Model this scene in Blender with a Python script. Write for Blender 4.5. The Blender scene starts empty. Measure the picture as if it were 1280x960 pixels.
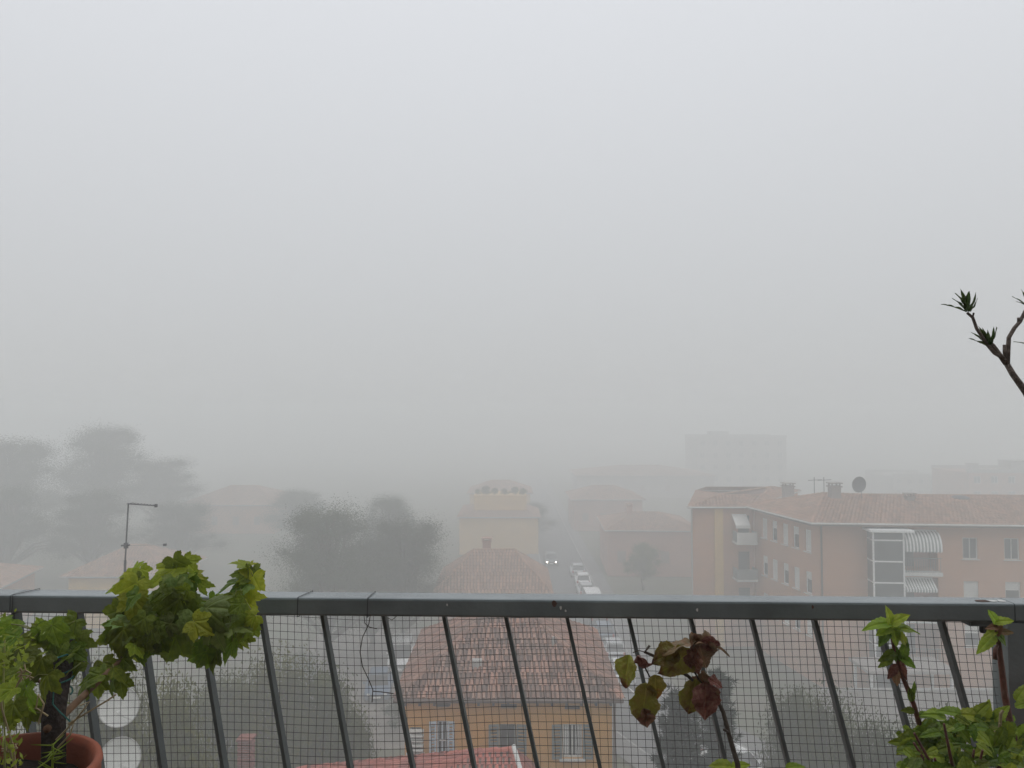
import bpy, math, random
from mathutils import Vector, Matrix, noise
R = math.radians
V = Vector
scene = bpy.context.scene
COL = scene.collection

# ------------------------------------------------------------------ camera, sky, sun, exposure
CAM_Z, PITCH, FPX = 19.0, R(2.5), 980.0          # eye height above the street, tilt, focal length in px of a 1280 px frame
cam_d = bpy.data.cameras.new('camera'); cam = bpy.data.objects.new('camera', cam_d); COL.objects.link(cam)
cam.location = (0, 0, CAM_Z); cam.rotation_euler = (R(90) + PITCH, 0, 0)
cam_d.sensor_width = 36; cam_d.lens = 36 * FPX / 1280; cam_d.clip_start = 0.02; cam_d.clip_end = 2000
scene.camera = cam

SUN_EL, SUN_AZ = R(55), R(150)
world = bpy.data.worlds.new('World'); scene.world = world; world.use_nodes = True
wn, wl = world.node_tree.nodes, world.node_tree.links
wn.clear()
w_out = wn.new('ShaderNodeOutputWorld'); w_bg = wn.new('ShaderNodeBackground'); w_bg.inputs['Strength'].default_value = 0.1
sky = wn.new('ShaderNodeTexSky'); sky.sky_type = 'NISHITA'; sky.sun_disc = False
sky.sun_elevation = SUN_EL; sky.sun_rotation = SUN_AZ; sky.dust_density = 6; sky.air_density = 1.0
# overcast layer over the clear sky: zenith three times as bright as the horizon, the same all round
geo = wn.new('ShaderNodeTexCoord'); sep = wn.new('ShaderNodeSeparateXYZ'); wl.new(geo.outputs['Generated'], sep.inputs[0])
mr = wn.new('ShaderNodeMapRange'); mr.inputs['From Min'].default_value = 0; mr.inputs['From Max'].default_value = 1
wl.new(sep.outputs['Z'], mr.inputs['Value'])
ovc = wn.new('ShaderNodeMix'); ovc.data_type = 'RGBA'
ovc.inputs['A'].default_value = (5.6, 5.7, 5.75, 1); ovc.inputs['B'].default_value = (10.4, 10.7, 11.4, 1)
wl.new(mr.outputs['Result'], ovc.inputs['Factor'])
wm = wn.new('ShaderNodeMix'); wm.data_type = 'RGBA'; wm.inputs['Factor'].default_value = 0.95
wl.new(sky.outputs['Color'], wm.inputs['A']); wl.new(ovc.outputs['Result'], wm.inputs['B'])
wl.new(wm.outputs['Result'], w_bg.inputs['Color']); wl.new(w_bg.outputs[0], w_out.inputs['Surface'])

sun_d = bpy.data.lights.new('sun', 'SUN'); sun_d.energy = 0.5; sun_d.angle = R(50); sun_d.color = (1, 0.97, 0.92)
sun = bpy.data.objects.new('sun', sun_d); COL.objects.link(sun)
sun.rotation_euler = (R(90) - SUN_EL, 0, R(180) - SUN_AZ)

scene.view_settings.view_transform = 'Standard'; scene.view_settings.look = 'None'
scene.view_settings.exposure = 0.0; scene.view_settings.gamma = 1; scene.view_settings.use_curve_mapping = False
scene.render.engine = 'CYCLES'
cy = scene.cycles
cy.use_denoising = True; cy.max_bounces = 8; cy.volume_bounces = 3; cy.diffuse_bounces = 4
cy.volume_step_rate = 4

# ------------------------------------------------------------------ helpers
def pix(px, py, d):
    """world point seen at photo pixel (px, py) at forward distance d"""
    u, v = (px - 640) / FPX, (480 - py) / FPX
    y, z = math.cos(PITCH) - v * math.sin(PITCH), math.sin(PITCH) + v * math.cos(PITCH)
    t = d / y
    return V((u * t, d, CAM_Z + z * t))

class MB:
    def __init__(s): s.v, s.f, s.a = [], [], None
    def add(s, vs, fs):
        b = len(s.v); s.v += [V(p) for p in vs]; s.f += [tuple(b + i for i in f) for f in fs]; return s
    def box(s, c, size, rz=0, M=None):
        hx, hy, hz = size[0] / 2, size[1] / 2, size[2] / 2
        m = M if M is not None else Matrix.Rotation(rz, 3, 'Z')
        vs = [V(c) + m @ V((x * hx, y * hy, z * hz)) for x in (-1, 1) for y in (-1, 1) for z in (-1, 1)]
        return s.add(vs, [(0, 1, 3, 2), (4, 6, 7, 5), (0, 4, 5, 1), (2, 3, 7, 6), (0, 2, 6, 4), (1, 5, 7, 3)])
    def tube(s, pts, rad, n=6, cap=True):
        pts = [V(p) for p in pts]; rs = rad if isinstance(rad, (list, tuple)) else [rad] * len(pts)
        rings, up = [], None
        for i, p in enumerate(pts):
            t = (pts[min(i + 1, len(pts) - 1)] - pts[max(i - 1, 0)])
            t = t.normalized() if t.length > 1e-9 else V((0, 0, 1))
            if up is None: up = t.orthogonal().normalized()
            up = (up - t * up.dot(t)); up = up.normalized() if up.length > 1e-6 else t.orthogonal().normalized()
            b = t.cross(up)
            rings.append([p + (up * math.cos(2 * math.pi * k / n) + b * math.sin(2 * math.pi * k / n)) * rs[i] for k in range(n)])
        vs = [q for r in rings for q in r]; fs = []
        for i in range(len(rings) - 1):
            for k in range(n):
                fs.append((i * n + k, i * n + (k + 1) % n, (i + 1) * n + (k + 1) % n, (i + 1) * n + k))
        if cap: fs += [tuple(range(n))[::-1], tuple(range((len(rings) - 1) * n, len(rings) * n))]
        return s.add(vs, fs)
    def prism(s, poly, z0, z1):
        n = len(poly); vs = [(p[0], p[1], z0) for p in poly] + [(p[0], p[1], z1) for p in poly]
        return s.add(vs, [tuple(range(n))[::-1], tuple(range(n, 2 * n))] + [(i, (i + 1) % n, n + (i + 1) % n, n + i) for i in range(n)])
    def extrude(s, prof, a, b, side, up):
        """profile (list of side/up offsets) swept from a to b"""
        n = len(prof); a, b = V(a), V(b)
        vs = [a + side * p + up * q for p, q in prof] + [b + side * p + up * q for p, q in prof]
        return s.add(vs, [tuple(range(n))[::-1], tuple(range(n, 2 * n))] + [(i, (i + 1) % n, n + (i + 1) % n, n + i) for i in range(n)])
    def lathe(s, prof, c=(0, 0, 0), n=24, cap=True):
        c = V(c); vs = [c + V((r * math.cos(2 * math.pi * k / n), r * math.sin(2 * math.pi * k / n), z)) for r, z in prof for k in range(n)]
        fs = [(i * n + k, i * n + (k + 1) % n, (i + 1) * n + (k + 1) % n, (i + 1) * n + k) for i in range(len(prof) - 1) for k in range(n)]
        if cap: fs += [tuple(range(n))[::-1], tuple(range((len(prof) - 1) * n, len(prof) * n))]
        return s.add(vs, fs)
    def mesh(s, name, smooth=False, off=V((0, 0, 0))):
        me = bpy.data.meshes.new(name); me.from_pydata([tuple(p - off) for p in s.v], [], s.f); me.update()
        if smooth: me.polygons.foreach_set('use_smooth', [True] * len(me.polygons))
        if s.a is not None:
            at = me.attributes.new('tone', 'FLOAT', 'POINT'); at.data.foreach_set('value', s.a)
        return me
    def build(s, name, m, parent=None, smooth=False, off=None, kind=None):
        """off: True = coordinates are world ones and the parent sits at its base"""
        o = V((0, 0, 0))
        if off and parent is not None: o = base_of(parent)
        ob = bpy.data.objects.new(name, s.mesh(name, smooth, o)); COL.objects.link(ob); ob.data.materials.append(m)
        ob.parent = parent
        if kind: ob['kind'] = kind
        return ob

def base_of(o):
    p = V((0, 0, 0))
    while o is not None: p = p + V(o.location); o = o.parent
    return p
def tag(o, label, cat, group=None):
    o['label'] = label; o['category'] = cat
    if group: o['group'] = group
    return o
def thing(name, label, cat, loc=(0, 0, 0), rz=0, group=None):
    o = bpy.data.objects.new(name, None); COL.objects.link(o); o.location = loc; o.rotation_euler = (0, 0, rz)
    o.empty_display_size = 0.1
    return tag(o, label, cat, group)
def struct(mb, name, m, smooth=False):
    o = mb.build(name, m, None, smooth); o['kind'] = 'structure'; return o
def copy_tree(o, parent=None):
    c = o.copy(); COL.objects.link(c); c.parent = parent
    for ch in o.children: copy_tree(ch, c)
    return c
def inst(name, me, parent, M, m=None):
    """place shared mesh data as a child; M is in the parent's space"""
    o = bpy.data.objects.new(name, me); COL.objects.link(o); o.parent = parent; o.matrix_basis = M
    if m is not None:
        if not me.materials: me.materials.append(m)
        o.material_slots[0].link = 'OBJECT'; o.material_slots[0].material = m
    return o

def mat(name, col, rough=0.7, var=0.25, scale=4.0, bump=0.0, bscale=30.0, metal=0.0, spec=0.5, col2=None, detail=4, rand=0.0, tone=0.0, coords='Object'):
    m = bpy.data.materials.new(name); m.use_nodes = True; nt = m.node_tree; N, L = nt.nodes, nt.links
    bs = N['Principled BSDF']; bs.inputs['Roughness'].default_value = rough; bs.inputs['Metallic'].default_value = metal
    bs.inputs['Specular IOR Level'].default_value = spec
    tc = N.new('ShaderNodeTexCoord'); nz = N.new('ShaderNodeTexNoise'); nz.inputs['Scale'].default_value = scale; nz.inputs['Detail'].default_value = detail
    L.new(tc.outputs[coords], nz.inputs['Vector'])
    mp = N.new('ShaderNodeMapRange'); mp.inputs['From Min'].default_value = 0.3; mp.inputs['From Max'].default_value = 0.7
    L.new(nz.outputs['Fac'], mp.inputs['Value'])
    mx = N.new('ShaderNodeMix'); mx.data_type = 'RGBA'
    c2 = col2 if col2 else tuple(c * (1 - var) for c in col)
    c1 = col if col2 else tuple(min(1, c * (1 + var * 0.6)) for c in col)
    mx.inputs['A'].default_value = (*c1, 1); mx.inputs['B'].default_value = (*c2, 1); L.new(mp.outputs['Result'], mx.inputs['Factor'])
    out = mx.outputs['Result']
    if rand or tone:
        hv = N.new('ShaderNodeHueSaturation'); L.new(out, hv.inputs['Color'])
        mm = N.new('ShaderNodeMapRange')
        if tone:
            at = N.new('ShaderNodeAttribute'); at.attribute_name = 'tone'; L.new(at.outputs['Fac'], mm.inputs['Value']); k = tone
        else:
            oi = N.new('ShaderNodeObjectInfo'); L.new(oi.outputs['Random'], mm.inputs['Value']); k = rand
        mm.inputs['To Min'].default_value = 1 - k; mm.inputs['To Max'].default_value = 1 + k
        L.new(mm.outputs['Result'], hv.inputs['Value']); out = hv.outputs['Color']
    L.new(out, bs.inputs['Base Color'])
    if bump:
        n2 = N.new('ShaderNodeTexNoise'); n2.inputs['Scale'].default_value = bscale; n2.inputs['Detail'].default_value = 5; L.new(tc.outputs[coords], n2.inputs['Vector'])
        bp = N.new('ShaderNodeBump'); bp.inputs['Strength'].default_value = bump; bp.inputs['Distance'].default_value = 0.02
        L.new(n2.outputs['Fac'], bp.inputs['Height']); L.new(bp.outputs[0], bs.inputs['Normal'])
    return m

def leaf_mat(name, c1, c2, trans=0.35, rough=0.38, rand=0.35, veins=(0.0, 0.67, -0.33), vein_gain=1.35, tip=None, scale=5.0, hue=0.02, tip_at=(0.45, 0.85)):
    """two-sided leaf: blade colour with noise, lighter veins, optional withered tip, light passing through"""
    m = bpy.data.materials.new(name); m.use_nodes = True; nt = m.node_tree; N, L = nt.nodes, nt.links
    bs = N['Principled BSDF']; bs.inputs['Roughness'].default_value = rough; bs.inputs['Specular IOR Level'].default_value = 0.35
    tc = N.new('ShaderNodeTexCoord'); nz = N.new('ShaderNodeTexNoise'); nz.inputs['Scale'].default_value = scale; nz.inputs['Detail'].default_value = 5
    oi = N.new('ShaderNodeObjectInfo')
    ad = N.new('ShaderNodeVectorMath'); ad.operation = 'ADD'
    sc = N.new('ShaderNodeVectorMath'); sc.operation = 'SCALE'; sc.inputs[0].default_value = (17, 9, 5); L.new(oi.outputs['Random'], sc.inputs['Scale'])
    L.new(tc.outputs['Object'], ad.inputs[0]); L.new(sc.outputs[0], ad.inputs[1]); L.new(ad.outputs[0], nz.inputs['Vector'])
    mp = N.new('ShaderNodeMapRange'); mp.inputs['From Min'].default_value = 0.35; mp.inputs['From Max'].default_value = 0.65; L.new(nz.outputs['Fac'], mp.inputs['Value'])
    mx = N.new('ShaderNodeMix'); mx.data_type = 'RGBA'; mx.inputs['A'].default_value = (*c1, 1); mx.inputs['B'].default_value = (*c2, 1); L.new(mp.outputs[0], mx.inputs['Factor'])
    out = mx.outputs['Result']
    sx = N.new('ShaderNodeSeparateXYZ'); L.new(tc.outputs['Object'], sx.inputs[0])
    def M(op, a, b=None):
        n = N.new('ShaderNodeMath'); n.operation = op
        for i, q in enumerate((a, b)):
            if q is None: continue
            if isinstance(q, (int, float)): n.inputs[i].default_value = q
            else: L.new(q, n.inputs[i])
        return n.outputs[0]
    if tip:
        t = M('ADD', sx.outputs['Y'], M('MULTIPLY', M('SUBTRACT', nz.outputs['Fac'], 0.5), 0.9))
        mt = N.new('ShaderNodeMapRange'); mt.inputs['From Min'].default_value = tip_at[0]; mt.inputs['From Max'].default_value = tip_at[1]; L.new(t, mt.inputs['Value'])
        m3 = N.new('ShaderNodeMix'); m3.data_type = 'RGBA'; L.new(mt.outputs[0], m3.inputs['Factor']); L.new(out, m3.inputs['A']); m3.inputs['B'].default_value = (*tip, 1)
        out = m3.outputs['Result']
    if veins:
        ax = M('ABSOLUTE', sx.outputs['X']); d = None
        for a in veins:
            q = M('ABSOLUTE', M('SUBTRACT', M('MULTIPLY', ax, math.cos(a)), M('MULTIPLY', sx.outputs['Y'], math.sin(a))))
            d = q if d is None else M('MINIMUM', d, q)
        vm = N.new('ShaderNodeMapRange'); vm.inputs['From Min'].default_value = 0.006; vm.inputs['From Max'].default_value = 0.022
        vm.inputs['To Min'].default_value = vein_gain; vm.inputs['To Max'].default_value = 1; L.new(d, vm.inputs['Value'])
        vg = vm.outputs[0]
    else: vg = None
    hv = N.new('ShaderNodeHueSaturation'); L.new(out, hv.inputs['Color'])
    rr = N.new('ShaderNodeMapRange'); L.new(oi.outputs['Random'], rr.inputs['Value']); rr.inputs['To Min'].default_value = 1 - rand; rr.inputs['To Max'].default_value = 1 + rand
    L.new(M('MULTIPLY', rr.outputs[0], vg) if vg else rr.outputs[0], hv.inputs['Value'])
    rh = N.new('ShaderNodeMapRange'); L.new(M('FRACT', M('MULTIPLY', oi.outputs['Random'], 7.31)), rh.inputs['Value']); rh.inputs['To Min'].default_value = 0.5 - hue; rh.inputs['To Max'].default_value = 0.5 + hue
    L.new(rh.outputs[0], hv.inputs['Hue'])
    L.new(hv.outputs[0], bs.inputs['Base Color'])
    tr = N.new('ShaderNodeBsdfTranslucent'); L.new(hv.outputs[0], tr.inputs['Color'])
    ms = N.new('ShaderNodeMixShader'); ms.inputs[0].default_value = trans
    L.new(bs.outputs[0], ms.inputs[1]); L.new(tr.outputs[0], ms.inputs[2]); L.new(ms.outputs[0], N['Material Output'].inputs['Surface'])
    bp = N.new('ShaderNodeBump'); bp.inputs['Strength'].default_value = 0.36; bp.inputs['Distance'].default_value = 0.05; L.new(M('ADD', nz.outputs['Fac'], M('MULTIPLY', M('MINIMUM', d, .07), 12.0)) if veins else nz.outputs['Fac'], bp.inputs['Height']); L.new(bp.outputs[0], bs.inputs['Normal'])
    return m

def emis(name, col, strength):
    m = bpy.data.materials.new(name); m.use_nodes = True
    bs = m.node_tree.nodes['Principled BSDF']; bs.inputs['Emission Color'].default_value = (*col, 1); bs.inputs['Emission Strength'].default_value = strength
    return m

# ------------------------------------------------------------------ materials
M_ = dict(
    grass=mat('rough_grass', (0.075, 0.09, 0.04), 0.95, scale=0.35, col2=(0.11, 0.09, 0.06), detail=8, bump=0.5, bscale=6),
    asphalt=mat('asphalt', (0.10, 0.10, 0.10), 0.85, 0.25, scale=0.8, detail=8, bump=0.2, bscale=40),
    paving=mat('pavement_slabs', (0.15, 0.145, 0.14), 0.9, 0.2, scale=1.0, detail=8),
    kerb=mat('kerb_stone', (0.30, 0.295, 0.285), 0.9, 0.2, scale=2.0),
    line=mat('road_paint', (0.72, 0.72, 0.70), 0.7, 0.25, scale=6),
    gravel=mat('gravel_yard', (0.19, 0.165, 0.14), 0.95, 0.3, scale=0.9, detail=9, bump=0.4, bscale=14),
    plaster=mat('house_plaster', (0.55, 0.50, 0.44), 0.9, 0.15, scale=1.5, bump=0.1),
    ochre=mat('ochre_render', (0.60, 0.29, 0.035), 0.9, 0.14, scale=0.9, detail=7, bump=0.1, col2=(0.48, 0.24, 0.04)),
    pink=mat('salmon_render', (0.48, 0.25, 0.14), 0.9, scale=0.35, detail=8, bump=0.1, col2=(0.37, 0.21, 0.135)),
    brownpink=mat('brown_render', (0.38, 0.20, 0.14), 0.9, 0.15, scale=0.5, detail=6),
    beige=mat('beige_render', (0.56, 0.36, 0.13), 0.9, 0.12, scale=0.6, detail=6),
    grey_wall=mat('grey_render', (0.30, 0.27, 0.25), 0.9, 0.15, scale=0.5, detail=6),
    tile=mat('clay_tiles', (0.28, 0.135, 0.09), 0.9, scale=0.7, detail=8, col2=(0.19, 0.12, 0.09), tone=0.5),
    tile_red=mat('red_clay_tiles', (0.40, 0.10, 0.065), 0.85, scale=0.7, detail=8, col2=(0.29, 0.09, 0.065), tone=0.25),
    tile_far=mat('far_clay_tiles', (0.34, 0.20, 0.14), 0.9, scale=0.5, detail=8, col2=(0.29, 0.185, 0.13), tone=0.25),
    roof_base=mat('roof_boards', (0.14, 0.085, 0.065), 0.9, 0.2),
    wood_dark=mat('eave_wood', (0.085, 0.06, 0.045), 0.8, 0.2, scale=3),
    white=mat('white_paint', (0.72, 0.73, 0.72), 0.55, 0.06, scale=3),
    offwhite=mat('offwhite_paint', (0.58, 0.58, 0.55), 0.7, 0.1, scale=2),
    shutter_grey=mat('grey_shutter', (0.16, 0.18, 0.17), 0.7, 0.15, scale=4),
    shutter_blue=mat('pale_blue_shutter', (0.50, 0.58, 0.64), 0.6, 0.1, scale=4),
    roller=mat('roller_blind', (0.60, 0.60, 0.57), 0.7, 0.08, scale=4),
    blind_dim=mat('brown_blind', (0.24, 0.17, 0.13), 0.8, 0.12, scale=4), frame_dim=mat('brown_frame', (0.22, 0.16, 0.12), 0.7, 0.12, scale=4),
    glass=mat('window_glass', (0.035, 0.04, 0.042), 0.12, 0.3, scale=1.5),
    glass_bay=mat('bay_glass', (0.06, 0.07, 0.07), 0.2, 0.25, scale=1.0),
    dark=mat('dark_interior', (0.03, 0.027, 0.025), 0.9, 0.2),
    gutter=mat('gutter_metal', (0.42, 0.41, 0.39), 0.5, 0.15, metal=0.3),
    gutter_dark=mat('brown_gutter', (0.10, 0.065, 0.05), 0.5, 0.15),
    brick=mat('brick_red', (0.30, 0.10, 0.07), 0.9, 0.3, scale=12, rand=0.25),
    concrete=mat('concrete', (0.33, 0.32, 0.30), 0.9, 0.2, scale=1.5, detail=7, bump=0.15),
    antenna=mat('antenna_steel', (0.12, 0.12, 0.12), 0.5, 0.2, metal=0.3),
    dish=mat('dish_white', (0.56, 0.56, 0.53), 0.5, 0.12, scale=3),
    dish_dark=mat('dish_dark', (0.08, 0.085, 0.09), 0.6, 0.15),
    rail=mat('rail_paint', (0.195, 0.23, 0.235), 0.25, scale=9, detail=10, col2=(0.115, 0.14, 0.145), bump=0.06, bscale=120, spec=0.9),
    bar=mat('bar_paint', (0.10, 0.12, 0.12), 0.5, scale=25, detail=8, col2=(0.075, 0.088, 0.088), bump=0.08, bscale=150),
    rust=mat('rusty_iron', (0.09, 0.045, 0.03), 0.8, 0.3, scale=40),
    wire=mat('mesh_wire', (0.035, 0.032, 0.028), 0.7, 0.3, scale=20, col2=(0.055, 0.045, 0.035)),
    terracotta=mat('terracotta', (0.40, 0.115, 0.06), 0.8, scale=9, detail=8, col2=(0.30, 0.10, 0.06), bump=0.12, bscale=60),
    soil=mat('soil', (0.035, 0.026, 0.02), 1.0, 0.4, scale=40, bump=0.8, bscale=70),
    bark=mat('tree_bark', (0.11, 0.085, 0.065), 0.95, 0.35, scale=8, bump=0.5),
    vine_bark=mat('vine_bark', (0.05, 0.036, 0.028), 0.9, scale=60, detail=8, col2=(0.025, 0.02, 0.017), bump=0.6, bscale=120),
    cane=mat('vine_cane', (0.20, 0.115, 0.06), 0.7, 0.3, scale=50, bump=0.2),
    petiole=mat('green_petiole', (0.22, 0.24, 0.06), 0.5, 0.3, scale=40),
    twine=mat('teal_twine', (0.03, 0.15, 0.13), 0.7, 0.3, scale=80, bump=0.3, bscale=200),
    straw=mat('dry_straw', (0.36, 0.29, 0.16), 0.8, 0.3, scale=50),
    redstem=mat('reddish_stem', (0.17, 0.055, 0.035), 0.6, scale=60, col2=(0.10, 0.05, 0.035), bump=0.3, bscale=120),
    darkstem=mat('dark_stem', (0.06, 0.045, 0.03), 0.7, 0.3, scale=60, bump=0.3, bscale=150),
    greybark=mat('grey_branch', (0.22, 0.18, 0.15), 0.8, scale=70, col2=(0.13, 0.105, 0.09), bump=0.5, bscale=160),
    shelf=mat('shelf_wood', (0.22, 0.15, 0.09), 0.8, 0.25, scale=8),
    wall_own=mat('balcony_render', (0.22, 0.19, 0.16), 0.95, 0.1, scale=2, bump=0.2),
    floor_own=mat('balcony_tiles', (0.20, 0.13, 0.10), 0.7, 0.15, scale=3),
    tyre=mat('tyre_rubber', (0.02, 0.02, 0.02), 0.9, 0.2), rim=mat('wheel_rim', (0.35, 0.35, 0.36), 0.4, 0.1, metal=0.6),
    carglass=mat('car_glass', (0.02, 0.022, 0.025), 0.08, 0.1), lamp=mat('lamp_glass', (0.6, 0.6, 0.58), 0.2, 0.1), tail=mat('tail_lamp', (0.35, 0.02, 0.015), 0.3, 0.1),
    plate=mat('number_plate', (0.7, 0.7, 0.68), 0.5, 0.05), trim=mat('black_trim', (0.03, 0.03, 0.03), 0.7, 0.2),
    lit=emis('lit_headlamp', (1.0, 0.90, 0.70), 14),
)
L_ = dict(
    vine=leaf_mat('vine_leaf', (0.22, 0.30, 0.028), (0.15, 0.22, 0.022), 0.5),
    vine_young=leaf_mat('young_vine_leaf', (0.40, 0.46, 0.04), (0.29, 0.37, 0.03), 0.5, rand=0.2),
    vine_blue=leaf_mat('bluish_vine_leaf', (0.25, 0.34, 0.09), (0.19, 0.28, 0.06), 0.42, rand=0.25),
    wilt=leaf_mat('withering_leaf', (0.25, 0.25, 0.035), (0.24, 0.18, 0.04), 0.25, rand=0.2, veins=(0.0,), tip=(0.13, 0.035, 0.02), tip_at=(0.7, 1.0)),
    wilt_red=leaf_mat('red_brown_leaf', (0.16, 0.05, 0.035), (0.25, 0.13, 0.085), 0.2, rand=0.15, veins=(0.0,), scale=9),
    wilt_brown=leaf_mat('brown_leaf', (0.27, 0.14, 0.075), (0.20, 0.145, 0.07), 0.25, rand=0.2, veins=(0.0,), scale=7),
    wilt_yellow=leaf_mat('yellowing_leaf', (0.28, 0.22, 0.035), (0.2, 0.17, 0.03), 0.3, rand=0.1, veins=(0.0,), tip=(0.28, 0.10, 0.015), tip_at=(0.55, 0.95)),
    hyd=leaf_mat('bush_leaf', (0.18, 0.25, 0.025), (0.11, 0.18, 0.018), 0.35, veins=(0.0,), rand=0.3),
    hyd_young=leaf_mat('fresh_bush_leaf', (0.38, 0.47, 0.06), (0.28, 0.38, 0.045), 0.45, veins=(0.0,), rand=0.2),
    olean=leaf_mat('oleander_leaf', (0.075, 0.115, 0.03), (0.055, 0.09, 0.025), 0.35, veins=(0.0,), rand=0.2),
    tree=leaf_mat('tree_foliage', (0.045, 0.06, 0.015), (0.03, 0.045, 0.012), 0.25, rough=0.7, rand=0.15, veins=None, scale=0.8),
    tree2=leaf_mat('olive_foliage', (0.11, 0.115, 0.012), (0.055, 0.065, 0.01), 0.25, rough=0.7, rand=0.15, veins=None, scale=0.8),
    tree3=leaf_mat('dark_garden_foliage', (0.075, 0.09, 0.012), (0.038, 0.05, 0.009), 0.25, rough=0.7, rand=0.2, veins=None, scale=0.8),
    pine=leaf_mat('pine_needles', (0.03, 0.042, 0.024), (0.018, 0.028, 0.017), 0.1, rough=0.7, rand=0.1, veins=None, scale=1.5),
)

# ------------------------------------------------------------------ ground, street, yard
g = MB(); n = 40
g.add([(-730 + 1460 * i / n, -730 + 1460 * j / n, -0.06) for j in range(n + 1) for i in range(n + 1)],
      [(j * (n + 1) + i, j * (n + 1) + i + 1, (j + 1) * (n + 1) + i + 1, (j + 1) * (n + 1) + i) for j in range(n) for i in range(n)])
struct(g, 'ground', M_['grass'])

def centre(y):
    """street centre line: straight away from the viewer, bending right close by"""
    t = max(0.0, (60 - y) / 30)
    return 6.4 + 13.5 * t ** 1.7 if t < .6 else 12.06 + .25 * (42 - y)
def ribbon(off0, off1, y0, y1, z, step=2.0, z1=None):
    m = MB(); k = int((y1 - y0) / step); vs = []
    for i in range(k + 1):
        y = y0 + (y1 - y0) * i / k; dx = (centre(y + .5) - centre(y - .5)); q = 1 / math.sqrt(1 + dx * dx)
        for o in (off0, off1): vs.append((centre(y) + o * q, y - o * dx * q, z))
    m.add(vs, [(2 * i, 2 * i + 1, 2 * i + 3, 2 * i + 2) for i in range(k)])
    return m
def kerb(off, y0, y1, w, h):
    m = MB(); k = int((y1 - y0) / 2); ps = []
    for i in range(k + 1):
        y = y0 + (y1 - y0) * i / k; dx = centre(y + .5) - centre(y - .5); q = 1 / math.sqrt(1 + dx * dx)
        c = [(off - w / 2, 0), (off - w / 2, h), (off + w / 2, h), (off + w / 2, 0)]
        ps += [(centre(y) + o * q, y - o * dx * q, zz - 0.05) for o, zz in c]
    m.add(ps, [(4 * i + a, 4 * i + a + 1, 4 * i + a + 5, 4 * i + a + 4) for i in range(k) for a in range(3)])
    return m
struct(ribbon(-2.6, 2.9, 24, 260, 0.0), 'road', M_['asphalt'])
struct(ribbon(-4.2, -2.72, 24, 260, 0.10), 'pavement_left', M_['paving'])
struct(ribbon(3.02, 4.6, 24, 260, 0.10), 'pavement_right', M_['paving'])
struct(kerb(-2.65, 24, 260, 0.14, 0.165), 'kerb_left', M_['kerb'])
struct(kerb(2.95, 24, 260, 0.14, 0.165), 'kerb_right', M_['kerb'])
struct(ribbon(1.35, 1.47, 40, 62, 0.006), 'edge_line', M_['line'])
y = MB(); y.add([(-17, 46, -0.03), (-5.6, 46, -0.03), (-5.6, 72, -0.03), (-17, 72, -0.03)], [(0, 1, 2, 3)]); struct(y, 'yard', M_['gravel'])
y = MB(); y.add([(-5.4, 45.5, -0.035), (1.8, 45.5, -0.035), (1.8, 54.5, -0.035), (-5.4, 54.5, -0.035)], [(0, 1, 2, 3)]); struct(y, 'back_yard', M_['gravel'])

# ------------------------------------------------------------------ building kit
def facade(mb, o, ux, W, H, ops, rec=0.16):
    """wall of width W, height H with real openings (x0, x1, z0, z1) and reveals"""
    o, ux = V(o), V(ux).normalized(); up = V((0, 0, 1)); nrm = ux.cross(up)
    xs = sorted({0, W} | {q for p in ops for q in p[:2]}); zs = sorted({0, H} | {q for p in ops for q in p[2:4]})
    P = lambda x, z, d=0: o + ux * x + up * z - nrm * d
    for i in range(len(xs) - 1):
        for j in range(len(zs) - 1):
            cx, cz = (xs[i] + xs[i + 1]) / 2, (zs[j] + zs[j + 1]) / 2
            if any(p[0] < cx < p[1] and p[2] < cz < p[3] for p in ops): continue
            mb.add([P(xs[i], zs[j]), P(xs[i + 1], zs[j]), P(xs[i + 1], zs[j + 1]), P(xs[i], zs[j + 1])], [(0, 1, 2, 3)])
    for p in ops:
        a, b, c, d = p[:4]; r = p[4] if len(p) > 4 else rec
        mb.add([P(a, c), P(b, c), P(b, d), P(a, d), P(a, c, r), P(b, c, r), P(b, d, r), P(a, d, r)],
               [(0, 4, 5, 1), (1, 5, 6, 2), (2, 6, 7, 3), (3, 7, 4, 0)])

def frame_M(ux):
    ux = V(ux).normalized(); up = V((0, 0, 1)); yv = up.cross(ux)          # local y points into the wall
    return Matrix((ux, yv, up)).transposed()

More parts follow.
